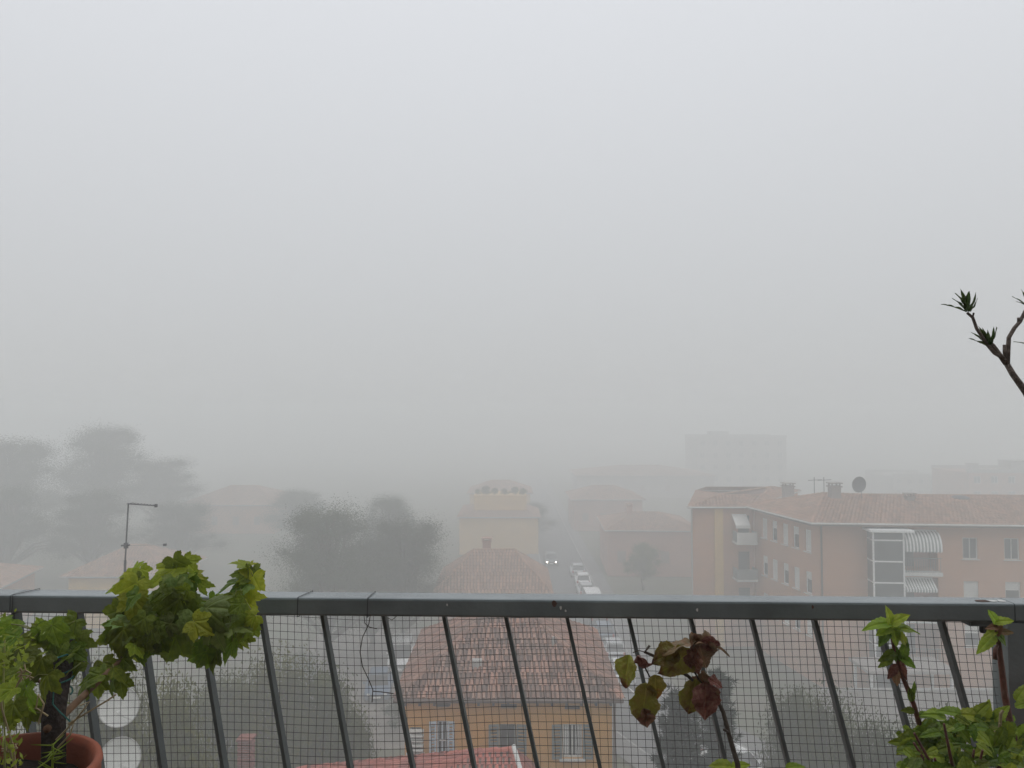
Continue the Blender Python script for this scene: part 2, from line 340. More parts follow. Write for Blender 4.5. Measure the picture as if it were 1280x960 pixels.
def window(parent, o, ux, op, style='pane', fm=None, sill=True, rec=0.16):
    """window part in an opening: frame > pane, sill, shutters"""
    o = V(o); Mx = frame_M(ux); a, b, c, d = op[:4]
    W, H = b - a, d - c; ctr = o + Mx @ V(((a + b) / 2, 0, (c + d) / 2))
    fm = fm or M_['white']
    L = lambda x, y, z: ctr + Mx @ V((x, y, z))
    f = MB(); t = 0.06
    for sx in (-1, 1): f.box(L(sx * (W / 2 - t / 2 - .002), rec - .05, 0), (t, .06, H - .004), M=Mx)
    for sz in (-1, 1): f.box(L(0, rec - .05, sz * (H / 2 - t / 2 - .002)), (W - 2 * t - .01, .058, t), M=Mx)
    if style in ('pane', 'shutters'): f.box(L(0, rec - .05, 0), (.05, .05, H - 2 * t - .004), M=Mx)
    win = f.build('window', fm, parent, off=True)
    if style in ('roller', 'dim'):
        p = MB(); k = max(4, int(H / .12))
        for i in range(k): p.box(L(0, rec - .035, -H / 2 + (i + .5) * H / k), (W - 2 * t - .02, .03, H / k - .012), M=Mx)
        p.box(L(0, rec - .012, 0), (W - .01, .012, H - .01), M=Mx)
        p.build('roller_blind', M_['roller'] if style == 'roller' else M_['blind_dim'], win, off=True)
    elif style == 'half':
        p = MB(); k = 5
        for i in range(k): p.box(L(0, rec - .035, H / 2 - (i + .5) * .12), (W - 2 * t - .02, .03, .108), M=Mx)
        p.build('roller_blind', M_['roller'], win, off=True)
        MB().box(L(0, rec - .01, 0), (W - .01, .014, H - .01), M=Mx).build('pane', M_['glass'], win, off=True)
    else:
        MB().box(L(0, rec - .02, 0), (W - .01, .014, H - .01), M=Mx).build('pane', M_['glass'], win, off=True)
    if sill: MB().box(L(0, -.04, -H / 2 - .03), (W + .2, .16, .05), M=Mx).build('sill', M_['offwhite'], win, off=True)
    return win, L, Mx, W, H

def shutter(win, L, Mx, W, H, side, m, ang=8, w=None, n=9):
    """one louvred leaf hinged at the side of the opening, folded back to the wall"""
    w = w or W / 2; s = MB(); rot = Mx @ Matrix.Rotation(R(ang) * -side, 3, 'Z')
    hinge = L(side * (W / 2 + .015), -.035, 0); c = lambda x, z: hinge + rot @ V((side * x, 0, z))
    for x in (.03, w - .03): s.box(c(x, 0), (.06, .04, H), M=rot)
    for z in (-H / 2 + .04, 0, H / 2 - .04): s.box(c(w / 2, z), (w - .12, .036, .08), M=rot)
    tilt = rot @ Matrix.Rotation(R(35), 3, 'X')
    for i in range(n):
        z = -H / 2 + .1 + (H - .2) * (i + .5) / n
        s.box(c(w / 2, z), (w - .12, .012, (H - .2) / n * .95), M=tilt)
    return s.build('shutter', m, win, off=True)

def tile_slope(mb, A, B, C, D, cw=0.21, rl=0.36, rng=random):
    """rows of barrel tiles on the slope A-B (eave) to D-C (ridge)"""
    A, B, C, D = V(A), V(B), V(C), V(D)
    nrm = (B - A).cross(D - A).normalized()
    if nrm.z < 0: nrm = -nrm
    e = (B - A).normalized(); up = nrm.cross(e).normalized()
    if up.z < 0: up = -up
    hl = max((D - A).dot(up), .01); rows = max(1, int(hl / rl)); tone = mb.a
    def edge(P, Q, h):
        a, b = (P - A).dot(up), (Q - A).dot(up)
        t = 0 if abs(b - a) < 1e-6 else max(0, min(1, (h - a) / (b - a)))
        return (P - A).dot(e) * (1 - t) + (Q - A).dot(e) * t
    for r in range(rows):
        h0 = hl * r / rows; h1 = min(hl, hl * (r + 1) / rows + .05)
        u0, u1 = edge(A, D, h0 + .5 * rl), edge(B, C, h0 + .5 * rl)
        k = int((u1 - u0) / cw)
        if k < 1: continue
        st = (u1 - u0) / k
        for i in range(k):
            u = u0 + st * (i + .5) + rng.uniform(-.012, .012); w = st * .43; t = rng.random()
            vs = []
            for (h, lift, ww) in ((h0 + rng.uniform(-.02, .02), .035, w), (h1, .0, w * .85)):
                for (x, z) in ((-1, 0), (-.6, .055), (.6, .055), (1, 0)):
                    vs.append(A + e * (u + x * ww) + up * h + nrm * (z + lift))
            mb.add(vs, [(0, 4, 5, 1), (1, 5, 6, 2), (2, 6, 7, 3), (0, 1, 2, 3)]); tone += [t] * 8

def ridge_tiles(mb, P, Q, m=None, st=.38, r=.11):
    P, Q = V(P), V(Q); d = (Q - P); k = max(1, int(d.length / st)); sd = d.cross(V((0, 0, 1))).normalized(); up = sd.cross(d).normalized()
    for i in range(k):
        a, b = P + d * (i / k), P + d * ((i + 1.12) / k); vs = []; t = random.random()
        for c, rr, lf in ((a, r * .9, .0), (b, r, .03)):
            for q in range(5):
                th = math.pi * q / 4; vs.append(c + sd * math.cos(th) * rr + up * (math.sin(th) * rr + lf))
        mb.add(vs, [(q, q + 1, q + 6, q + 5) for q in range(4)] + [(5, 6, 7, 8, 9)]); mb.a += [t] * 10

def hip_roof(parent, q, z, r, oh, m, cw=.21, rl=.36, base=None, gutter=None, eave_t=.12):
    """q: plan corners FL, FR, BR, BL; r: ridge ends (left, right) as points; oh: overhang"""
    cx, cy_ = sum(p[0] for p in q) / 4, sum(p[1] for p in q) / 4
    E = []
    for p in q:
        d = V((p[0] - cx, p[1] - cy_)); s = V((math.copysign(oh, d.x), math.copysign(oh, d.y)))
        E.append(V((p[0] + s.x, p[1] + s.y, z)))
    RL, RR = V(r[0]), V(r[1]); dn = V((0, 0, -eave_t))
    b = MB(); b.add(E + [RL, RR] + [e + dn for e in E], [(0, 1, 5, 4), (1, 2, 5), (2, 3, 4, 5), (3, 0, 4), (0, 6, 7, 1), (1, 7, 8, 2), (2, 8, 9, 3), (3, 9, 6, 0), (6, 9, 8, 7)])
    roof = b.build('roof', base or M_['roof_base'], parent, off=True)
    t = MB(); t.a = []
    tile_slope(t, E[0], E[1], RR, RL, cw, rl); tile_slope(t, E[1], E[2], RR, RR, cw, rl)
    tile_slope(t, E[3], E[0], RL, RL, cw, rl); tile_slope(t, E[2], E[3], RL, RR, cw, rl)
    if (RR - RL).length > .3: ridge_tiles(t, RL, RR)
    for a, c in ((E[0], RL), (E[1], RR), (E[2], RR), (E[3], RL)): ridge_tiles(t, a, c)
    t.build('roof_tiles', m, roof, off=True, kind='stuff')
    if gutter:
        for a, c in ((E[0], E[1]), (E[0], E[3]), (E[1], E[2])):
            o_ = V((0, 0, -.03)); MB().tube([a + o_, c + o_], .07, 6).build('gutter', gutter, roof, off=True)
    return roof, E

def walls_quad(parent, q, h, ops, m, zb=0.0, rec=.16):
    """four walls on plan q (FL, FR, BR, BL); ops: dict side -> openings; returns side frames"""
    w = MB(); fr = {}
    for k, (a, b) in {'front': (0, 1), 'right': (1, 2), 'back': (2, 3), 'left': (3, 0)}.items():
        A, B = V((q[a][0], q[a][1], zb)), V((q[b][0], q[b][1], zb)); ux = (B - A).normalized()
        facade(w, A, ux, (B - A).length, h - zb, ops.get(k, []), rec); fr[k] = (A, ux, (B - A).length)
    w.add([(p[0], p[1], h) for p in q], [(0, 1, 2, 3)])
    return w.build('wall', m, parent, off=True), fr

def far(k, *pts):
    """plan points moved k times as far off"""
    return [(x * k, y_ * k) for x, y_ in pts]
def farz(k, z): return CAM_Z - (CAM_Z - z) * k
def plain_house(name, label, q, h, ridge_h, m, rm, wins=None, cw=.26, rl=.42, oh=.5, short=.35, chimneys=(), cat='house', group=None):
    c = V((sum(p[0] for p in q) / 4, sum(p[1] for p in q) / 4, 0))
    t = thing(name, label, cat, (c.x, c.y, -.05), 0, group)
    wins = wins or {}
    W, fr = walls_quad(t, q, h, wins, m)
    for side, ops in wins.items():
        A, ux, _ = fr[side]
        for k, op in enumerate(ops): window(t, A, ux, op, op[5] if len(op) > 5 else 'pane', M_['frame_dim'], sill=False)
    ml, mrr = (V(q[0]) + V(q[3])) / 2, (V(q[1]) + V(q[2])) / 2
    rl0, rr0 = ml.lerp(mrr, short), mrr.lerp(ml, short)
    roof, E = hip_roof(t, q, h + .1, ((rl0.x, rl0.y, h + ridge_h), (rr0.x, rr0.y, h + ridge_h)), oh, rm, cw, rl, gutter=M_['gutter'])
    for (x, y_, zz, s) in chimneys: chimney(roof, (x, y_, zz), s)
    return t

def chimney(parent, p, s=.6, hgt=1.3, m=None):
    c = MB(); p = V(p); c.box(p + V((0, 0, 0)), (s, s, hgt)); c.box(p + V((0, 0, hgt / 2 + .05)), (s + .16, s + .16, .1))
    for sx in (-1, 1):
        for sy in (-1, 1): c.box(p + V((sx * s * .4, sy * s * .4, hgt / 2 + .19)), (.1, .1, .18))
    c.box(p + V((0, 0, hgt / 2 + .32)), (s + .2, s + .2, .08))
    return c.build('chimney', m or M_['brownpink'], parent, off=True)

# ------------------------------------------------------------------ yellow house below the balcony
random.seed(11)
YQ = [(-3.64, 27.1), (3.4, 27.1), (3.4, 34.9), (-3.64, 34.9)]; YH = 9.44
yh = thing('yellow_house', 'ochre yellow house with brown tiled hip roof below the railing', 'house', (-.12, 31, -.05))
def yop(x0, x1, y0, y1):                                             # opening from photo pixels on the front wall plane
    a, b = pix(x0, y1, 27.1), pix(x1, y0, 27.1); return (a.x + 3.64, b.x + 3.64, a.z, b.z)
y_ops = [yop(546, 559, 901, 946), yop(624, 645, 905, 952), yop(703, 728, 905, 948), yop(512, 527, 909, 940)]
y_vents = [yop(545, 561, 879, 884.5), yop(626, 646, 880, 885.5), yop(706, 725, 882, 887.5)]
wall, fr = walls_quad(yh, YQ, YH, {'front': y_ops + y_vents, 'left': [(1.8, 2.7, 6.9, 8.2), (5, 5.9, 6.9, 8.2)], 'right': [(1.8, 2.7, 6.9, 8.2), (5, 5.9, 6.9, 8.2)]}, M_['ochre'])
A, ux, _ = fr['front']
win, L, Mx, W, H = window(yh, A, ux, y_ops[0], 'pane', M_['shutter_blue'])
for sd in (-1, 1): shutter(win, L, Mx, W, H, sd, M_['shutter_blue'], 12, .24)
MB().box(L(0, .02, -.05), (W - .02, .03, .05), M=Mx).build('window_bar', M_['white'], win, off=True)
win['label'] = 'narrow window with pale blue shutters folded open'
for k in (1, 2):
    win, L, Mx, W, H = window(yh, A, ux, y_ops[k], 'pane', M_['shutter_grey'] if k == 1 else M_['offwhite'])
    for sd in (-1, 1): shutter(win, L, Mx, W, H, sd, M_['shutter_grey'], 7, .34)
    if k == 2:
        for sd in (-1, 1):
            cu = MB(); cu.add([L(sd * W * (.16 + .27 * i / 6), .125 + .012 * (i % 2), s * H * .44) for i in range(7) for s in (-1, 1)], [(2 * i, 2 * i + 1, 2 * i + 3, 2 * i + 2) for i in range(6)])
            cu.build('curtain', M_['white'], win, off=True)
win, L, Mx, W, H = window(yh, A, ux, y_ops[3], 'pane', M_['shutter_grey'])
for i in range(5):
    MB().box(L(.04, -.1, -H / 2 + .1 + i * .16), (W + .08, .15, .04), M=Mx @ Matrix.Rotation(R(18), 3, 'X')).build('slat', M_['offwhite'], win, off=True)
for v in y_vents: MB().box(A + V(((v[0] + v[1]) / 2, .1, (v[2] + v[3]) / 2)), (v[1] - v[0] - .01, .03, v[3] - v[2] - .01)).build('vent_grille', M_['wood_dark'], yh, off=True)
for a, b in (('left', (1.8, 2.7, 6.9, 8.2)), ('left', (5, 5.9, 6.9, 8.2)), ('right', (1.8, 2.7, 6.9, 8.2)), ('right', (5, 5.9, 6.9, 8.2))):
    window(yh, fr[a][0], fr[a][1], b, 'pane', M_['shutter_grey'])
roof, E = hip_roof(yh, YQ, YH + .12, ((-.72, 30.9, 11.58), (.48, 30.9, 11.58)), .34, M_['tile'], .165, .285, base=M_['roof_base'])
MB().tube([E[0] + V((0, -.06, -.02)), E[1] + V((0, -.06, -.02))], .06, 6).build('gutter', M_['gutter_dark'], roof, off=True)
for i in range(15):
    x = -3.6 + i * .495; MB().box((x, 26.94, YH - .06), (.08, .3, .09)).build('rafter_end', M_['wood_dark'], roof, off=True)
MB().tube([(3.47, 26.95, YH - .05), (3.47, 27.02, YH - .4), (3.47, 27.02, -.05)], .05, 8).build('drainpipe', M_['gutter_dark'], yh, off=True)
MB().box((-1.24, 28.16, 10.26), (.34, .28, .42)).build('roof_vent', M_['gutter'], roof, off=True)
MB().tube([(1.52, 29.1, 10.55), (1.52, 29.1, 11.0)], .06, 8).build('vent_pipe', M_['gutter'], roof, off=True)

# red-roofed annexe in front of it
ax = thing('annexe', 'low annexe with bright red tiled roof in front of the yellow house', 'house', (-3.2, 23.6, -.05))
AQ = [(-6.9, 21.5), (.6, 21.5), (.6, 26.3), (-6.9, 26.3)]
aw, fr = walls_quad(ax, AQ, 7.25, {'front': [(1.5, 2.6, 1.2, 2.7), (5, 6.1, 1.2, 2.7)]}, M_['plaster'])
for op in ((1.5, 2.6, 1.2, 2.7), (5, 6.1, 1.2, 2.7)): window(ax, fr['front'][0], fr['front'][1], op, 'pane', M_['offwhite'])
r1, r2 = pix(600, 940, 24.8), pix(640, 938, 24.8)
roof, E = hip_roof(ax, AQ, 7.33, (r1, r2), .25, M_['tile_red'], .17, .28, gutter=M_['gutter'])
MB().tube([E[1] + V((.02, 0, .1)), r2 + V((.05, 0, .13))], .075, 8).build('hip_flashing', M_['offwhite'], roof, off=True)

# brick chimney on a low shed left of the annexe
sh = thing('garden_shed', 'low garden shed roof among the trees left of the annexe', 'shed', (-9.2, 27.3, -.05))
SQ = [(-10.5, 26.0), (-7.9, 26.0), (-7.9, 28.4), (-10.5, 28.4)]
walls_quad(sh, SQ, 5.5, {}, M_['grey_wall'])
hip_roof(sh, SQ, 5.6, ((-9.8, 27.2, 6.2), (-8.6, 27.2, 6.2)), .2, M_['tile'], .25, .4)
p0, p1 = pix(300, 923, 26.9), pix(316, 923, 26.9)
bc = thing('brick_chimney', 'slim red brick chimney stack rising among the left trees', 'chimney', ((p0.x + p1.x) / 2, 26.9, 5.9))
bm_ = MB().box((0, 0, 0), (.2, .09, .062)).mesh('brick')
cw_ = (p1.x - p0.x); hz = p0.z - 5.9
MB().box((0, 0, hz / 2 - .02), (cw_ - .03, cw_ - .03, hz)).build('core', M_['concrete'], bc)
for r_ in range(int(hz / .075)):
    z = .06 + r_ * .075
    for sd in range(4):
        rot = Matrix.Rotation(sd * math.pi / 2, 4, 'Z')
        for x in (-.105, .105): inst('brick', bm_, bc, rot @ Matrix.Translation((x + (.03 if r_ % 2 else -.03), -cw_ / 2 + .05, z)), M_['brick'])
MB().box((0, 0, hz + .02), (cw_ + .1, cw_ + .1, .07)).build('cap', M_['brick'], bc)

# ------------------------------------------------------------------ salmon apartment block on the right
random.seed(5)
PA, PB, PB2, PC = (21.9, 56.3), (46.0, 54.0), (47.5, 65.5), (20.3, 66.0)
PQ = [PA, PB, PB2, PC]; PH = 11.55
ap = thing('apartment_block', 'salmon apartment block with glazed bay and striped awnings at right', 'building', (33, 60, -.05))
fA = V((PA[0], PA[1], 0)); fux = (V((PB[0], PB[1], 0)) - fA).normalized()
def on_front(px, py):
    """photo pixel -> (along, height) on the front wall"""
    d0 = pix(px, py, 1.0) - V((0, 0, CAM_Z)); nrm = V((fux.y, -fux.x, 0)); t = (fA - V((0, 0, CAM_Z))).dot(nrm) / d0.dot(nrm)
    q = V((0, 0, CAM_Z)) + d0 * t; return (q - fA).dot(fux), q.z
def fop(x0, x1, y0, y1):
    a, z1 = on_front(x0, y0); b, z0 = on_front(x1, y1); return (a, b, z0, z1)
top_row = [fop(1203, 1221, 672, 699), fop(1255, 1273, 673, 700)]
st = top_row[1][0] - top_row[0][0]
cols = [top_row[0][0], top_row[1][0], top_row[1][0] + st, top_row[1][0] + 2 * st, top_row[1][0] + 3 * st]
ww, z0, z1 = 1.0, top_row[0][2], top_row[0][3]
f_ops, f_sty = [], []
for fl in range(4):
    for k, x in enumerate(cols):
        zz = z0 - 3.02 * fl
        if zz < .6 or x + ww > 23.8: continue
        f_ops.append((x, x + ww, zz, zz + z1 - z0)); f_sty.append('pane' if fl == 0 else 'roller' if (fl + k) % 3 != 2 else 'half')
bay0, bay1 = on_front(1084, 700)[0], on_front(1121, 700)[0]
log0, log1 = bay1 + .15, on_front(1172, 700)[0]
lz = [on_front(1140, 664)[1], on_front(1140, 713)[1], on_front(1140, 722)[1], on_front(1140, 771)[1]]
log_ops = [(log0, log1, lz[1], lz[0], 1.4), (log0, log1, lz[3], lz[2], 1.4), (log0, log1, lz[3] - 3.0, lz[2] - 3.0, 1.4)]
# side wall windows (narrow upright ones with pale reveals)
sA = V((PC[0], PC[1], 0)); sux = (fA - sA).normalized(); slen = (fA - sA).length
s_ops, s_sty = [], []
for fl in range(3):
    for k, x in enumerate((1.3, 2.9, 4.6, 6.2, 7.9)):
        zz = z0 + .1 - 3.02 * fl
        s_ops.append((x, x + .85, zz, zz + 1.6)); s_sty.append('half' if (k + fl) % 2 else 'roller')
W_, fr = walls_quad(ap, PQ, PH, {'front': f_ops + log_ops, 'left': s_ops}, M_['pink'])
for op, sy in zip(f_ops, f_sty): window(ap, fr['front'][0], fr['front'][1], op, sy, M_['offwhite'])
for op, sy in zip(s_ops, s_sty): window(ap, fr['left'][0], fr['left'][1], op, sy, M_['white'])
Mx = frame_M(fux); F = lambda x, y, z: fA + Mx @ V((x, y, z))
for k, op in enumerate(log_ops):                                       # loggias: back wall, glazed door, slab, railing
    lg = MB().box(F((op[0] + op[1]) / 2, 1.41, (op[2] + op[3]) / 2), (op[1] - op[0], .02, op[3] - op[2]), M=Mx).build('loggia', M_['brownpink'], ap, off=True)
    MB().box(F(op[0] + .9, 1.37, op[2] + 1.1), (1.2, .05, 2.1), M=Mx).build('glass_door', M_['glass'], lg, off=True)
    MB().box(F((op[0] + op[1]) / 2, -.25, op[2] - .14), (op[1] - op[0] + .1, .9, .26), M=Mx).build('balcony_slab', M_['offwhite'], lg, off=True)
    rl_ = MB()
    for i in range(16): rl_.box(F(op[0] + (op[1] - op[0]) * (i + .5) / 16, -.64, op[2] + .48), (.025, .025, .94), M=Mx)
    rl_.box(F((op[0] + op[1]) / 2, -.64, op[2] + .97), (op[1] - op[0], .05, .04), M=Mx); rl_.build('balcony_railing', M_['shutter_grey'], lg, off=True)
def awning(x0, x1, ztop, drop, out, curve):
    """striped fabric in gores: each stripe a strip of cloth with its own edges"""
    root = None; k = 22
    for i in range(k):
        a, b = x0 + (x1 - x0) * i / k, x0 + (x1 - x0) * (i + 1) / k; m = MB(); vs = []
        for j in range(9):
            t = j / 8; th = t * math.pi / 2
            yy, zz = (-out * math.sin(th), ztop - drop * (1 - math.cos(th))) if curve else (-out * t, ztop - drop * t)
            vs += [F(a, yy, zz), F(b, yy, zz)]
        lo = drop + .22
        yy = -out; vs += [F(a, yy, ztop - lo), F(b, yy, ztop - lo + .05 * (i % 2))]
        m.add(vs, [(2 * j, 2 * j + 1, 2 * j + 3, 2 * j + 2) for j in range(9)])
        if root is None:
            rr = MB().tube([F(x0, -.03, ztop + .02), F(x1, -.03, ztop + .02)], .05, 8); rr.tube([F(x0, -out, ztop - drop), F(x0, 0, ztop - drop)], .02); rr.tube([F(x1, -out, ztop - drop), F(x1, 0, ztop - drop)], .02)
            root = rr.build('awning', M_['white'], ap, off=True)
        m.build('stripe', M_['white'] if i % 2 else M_['shutter_grey'], root, off=True)
awning(log0 + .05, log1 - .05, lz[0] + .05, 1.15, .95, True)
awning(log0 + .1, log1 - .4, lz[2] - .02, .62, .85, False)
# glazed bay
bz = [on_front(1105, yy)[1] for yy in (672, 698, 724, 749, 775)]; btop = on_front(1105, 662)[1]
dep = 1.25; bf = MB()
for x in (bay0, bay1):
    bf.box(F(x, -dep, btop / 2), (.1, .1, btop), M=Mx)
    for zz in bz + [bz[-1] - 1.42, bz[-1] - 2.84]: bf.box(F(x, -dep / 2, zz), (.07, dep - .1, .09), M=Mx)
for zz in bz + [bz[-1] - 1.42, bz[-1] - 2.84]: bf.box(F((bay0 + bay1) / 2, -dep, zz), (bay1 - bay0 - .1, .08, .1), M=Mx)
bay = bf.build('glazed_bay', M_['white'], ap, off=True)
zl = [0] + sorted(bz + [bz[-1] - 1.42, bz[-1] - 2.84]) + [btop]
for i in range(len(zl) - 1):
    h = zl[i + 1] - zl[i] - .1; zc = (zl[i] + zl[i + 1]) / 2
    MB().box(F((bay0 + bay1) / 2, -dep + .01, zc), (bay1 - bay0 - .12, .012, h), M=Mx).build('pane', M_['glass_bay'], bay, off=True)
    for x in (bay0, bay1): MB().box(F(x, -dep / 2, zc), (.012, dep - .12, h), M=Mx).build('pane', M_['glass_bay'], bay, off=True)
MB().box(F((bay0 + bay1) / 2 + .15, -dep / 2 - .1, btop + .1), (bay1 - bay0 + .9, dep + .6, .16), M=Mx).build('bay_roof', M_['white'], bay, off=True)
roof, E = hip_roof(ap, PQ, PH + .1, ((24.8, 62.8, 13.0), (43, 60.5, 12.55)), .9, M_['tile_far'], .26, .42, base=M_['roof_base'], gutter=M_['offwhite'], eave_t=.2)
MB().tube([F(.12, -.08, PH - .1), F(.12, -.08, 0)], .07, 8).build('drainpipe', M_['gutter_dark'], ap, off=True)
for (px, py, d, s, h) in ((1043, 616, 61.6, .75, .9), (985, 615, 68, .8, .9), (1137, 626, 60.5, .55, .5)):
    p = pix(px, py, d); chimney(roof, (p.x, p.y, p.z - .7), s, h + 1.4, M_['grey_wall'])
p = pix(1200, 624, 61); MB().lathe([(.75, -.35), (.75, 0), (.68, .15), (.45, .26), (.1, .3)], p, 12).build('roof_cowl', M_['dish_dark'], roof, off=True)
def small_dish(parent, p, r, face, m, pole=1.0):
    p = V(p); f = V(face).normalized(); s = f.orthogonal().normalized(); b = f.cross(s); vs = []
    for (rr, dd) in ((0.02, 0), (.5, .05), (.85, .14), (1, .2)):
        vs += [p + f * (dd * r) + (s * math.cos(2 * math.pi * k / 20) + b * math.sin(2 * math.pi * k / 20)) * rr * r for k in range(20)]
    n_ = len(vs); vs += [q - f * .012 for q in vs]
    fs = [(i * 20 + k, i * 20 + (k + 1) % 20, (i + 1) * 20 + (k + 1) % 20, (i + 1) * 20 + k) for i in range(3) for k in range(20)]
    fs += [tuple(n_ + q for q in f_[::-1]) for f_ in fs] + [(60 + k, n_ + 60 + k, n_ + 60 + (k + 1) % 20, 60 + (k + 1) % 20) for k in range(20)]
    fs += [tuple(range(20))[::-1]]
    d = MB().add(vs, fs).build('dish', m, parent, off=True, smooth=True)
    MB().tube([p + f * (.2 * r) + (s * math.cos(2 * math.pi * k / 24) + b * math.sin(2 * math.pi * k / 24)) * r for k in range(25)], .012, 5).build('rim', M_['gutter'], d, off=True)
    low = min((s, -s, b, -b), key=lambda q: q.z)
    a = MB(); tip = p + f * r * .95 + low * r * .25
    a.tube([p + low * r * .95 + f * .18 * r, tip], .014, 6); a.tube([tip, tip - f * .13], .035, 8); a.build('feed_arm', m, d, off=True)
    br = MB().tube([p - f * .02, p - f * .16], .04, 6)
    if pole: br.tube([p - f * .16, p - f * .16 + V((0, 0, -pole))], .03, 6)
    br.build('bracket', M_['antenna'], d, off=True)
    return d
small_dish(roof, pix(1075, 606, 61), .62, (-.9, -.5, .2), M_['dish_dark'], 1.2)
for (px, py, d) in ((1018, 612, 64), (1030, 612, 64)):
    p = pix(px, py, d); a = MB().tube([p + V((0, 0, -1.6)), p + V((0, 0, 1.0))], .03, 6); a.tube([p + V((-.5, 0, .75)), p + V((.6, 0, .8))], .025, 5); a.build('aerial', M_['antenna'], roof, off=True)

# set-back wing of the block with balconies
FQ = [(15.1, 66.2), (20.2, 66.2), (29, 80), (19.2, 80)]
wg = thing('apartment_wing', 'set-back salmon wing with stacked balconies beside the glazed apartment block', 'building', (17.6, 72, -.05))
wops = []
W_, fr = walls_quad(wg, FQ, 11.5, {'front': wops}, M_['pink'])
for op in wops: window(wg, fr['front'][0], fr['front'][1], op, 'dim', M_['frame_dim'], sill=False)
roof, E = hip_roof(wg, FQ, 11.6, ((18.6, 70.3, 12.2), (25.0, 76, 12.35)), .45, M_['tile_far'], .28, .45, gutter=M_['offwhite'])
MB().box((17.3, 66.1, 5.75), (.7, .2, 11.5)).build('pilaster', M_['beige'], wg, off=True)
MB().tube([(15.05, 66.1, 11.4), (15.05, 66.1, 0)], .07, 8).build('drainpipe', M_['gutter'], wg, off=True)
for z in (2.7, 5.7, 8.7):
    b = MB().box((19.3, 65.5, z), (1.7, 1.4, .18)).build('balcony', M_['offwhite'], wg, off=True)
    MB().box((19.3, 64.84, z + .5), (1.66, .06, .82)).build('parapet', M_['offwhite'] if z != 5.7 else M_['shutter_grey'], b, off=True)
    for x in (18.5, 20.1): MB().box((x, 65.5, z + .5), (.06, 1.24, .82)).build('parapet', M_['shutter_grey'], b, off=True)
    MB().box((19.4, 66.16, z + 1.15), (.9, .05, 2.0)).build('balcony_door', M_['glass'], b, off=True)
aw_ = MB(); aw_.add([(18.4, 66.15, 11.0), (19.6, 66.15, 11.0), (19.6, 64.9, 10.2), (18.4, 64.9, 10.2), (19.6, 64.88, 9.95), (18.4, 64.88, 9.95)], [(0, 1, 2, 3), (3, 2, 4, 5)]); aw_.build('sunshade', M_['roller'], wg, off=True)

# ------------------------------------------------------------------ other houses along the street
random.seed(21)
def wrow(xs, zs, w=1.0, h=1.4, sty=('dim',)):
    return [(x, x + w, z, z + h, .16, sty[(i + j) % len(sty)]) for j, z in enumerate(zs) for i, x in enumerate(xs)]
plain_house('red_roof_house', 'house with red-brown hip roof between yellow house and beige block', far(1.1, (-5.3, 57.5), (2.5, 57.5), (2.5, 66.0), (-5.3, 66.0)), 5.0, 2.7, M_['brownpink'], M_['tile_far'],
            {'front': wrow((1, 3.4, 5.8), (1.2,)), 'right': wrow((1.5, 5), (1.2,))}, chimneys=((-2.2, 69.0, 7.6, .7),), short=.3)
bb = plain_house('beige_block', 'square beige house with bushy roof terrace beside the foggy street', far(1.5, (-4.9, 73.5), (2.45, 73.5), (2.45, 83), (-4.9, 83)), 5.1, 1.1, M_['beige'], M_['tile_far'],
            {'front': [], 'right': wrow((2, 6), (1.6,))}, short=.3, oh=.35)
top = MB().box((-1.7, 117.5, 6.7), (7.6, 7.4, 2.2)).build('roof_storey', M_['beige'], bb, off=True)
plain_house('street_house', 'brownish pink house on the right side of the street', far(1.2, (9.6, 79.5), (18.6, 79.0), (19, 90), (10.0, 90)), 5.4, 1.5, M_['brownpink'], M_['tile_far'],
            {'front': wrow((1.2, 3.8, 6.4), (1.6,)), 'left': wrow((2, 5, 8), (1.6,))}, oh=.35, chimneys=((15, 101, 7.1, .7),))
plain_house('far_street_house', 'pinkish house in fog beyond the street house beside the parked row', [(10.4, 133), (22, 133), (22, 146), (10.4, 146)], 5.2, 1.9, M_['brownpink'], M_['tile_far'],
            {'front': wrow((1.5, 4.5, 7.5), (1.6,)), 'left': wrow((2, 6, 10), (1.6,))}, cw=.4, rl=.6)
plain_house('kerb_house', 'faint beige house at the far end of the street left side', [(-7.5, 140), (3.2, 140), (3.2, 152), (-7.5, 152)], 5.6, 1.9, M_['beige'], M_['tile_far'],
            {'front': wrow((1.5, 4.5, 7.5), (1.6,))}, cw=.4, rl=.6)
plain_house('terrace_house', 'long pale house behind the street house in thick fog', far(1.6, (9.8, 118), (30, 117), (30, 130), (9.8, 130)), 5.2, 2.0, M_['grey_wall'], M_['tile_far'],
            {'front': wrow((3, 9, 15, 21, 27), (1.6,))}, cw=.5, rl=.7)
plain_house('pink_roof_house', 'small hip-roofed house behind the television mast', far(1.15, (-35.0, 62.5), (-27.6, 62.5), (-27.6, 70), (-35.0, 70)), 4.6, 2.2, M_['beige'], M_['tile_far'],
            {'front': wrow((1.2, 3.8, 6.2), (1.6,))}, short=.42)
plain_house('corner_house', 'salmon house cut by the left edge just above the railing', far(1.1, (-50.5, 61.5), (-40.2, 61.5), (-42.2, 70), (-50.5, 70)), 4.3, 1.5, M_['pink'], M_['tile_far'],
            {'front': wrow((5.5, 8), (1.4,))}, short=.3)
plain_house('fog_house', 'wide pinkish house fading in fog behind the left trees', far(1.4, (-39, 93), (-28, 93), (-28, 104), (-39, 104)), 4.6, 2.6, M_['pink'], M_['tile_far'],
            {'front': wrow((1.5, 5, 8.5, 12), (1.4,))}, cw=.4, rl=.6)
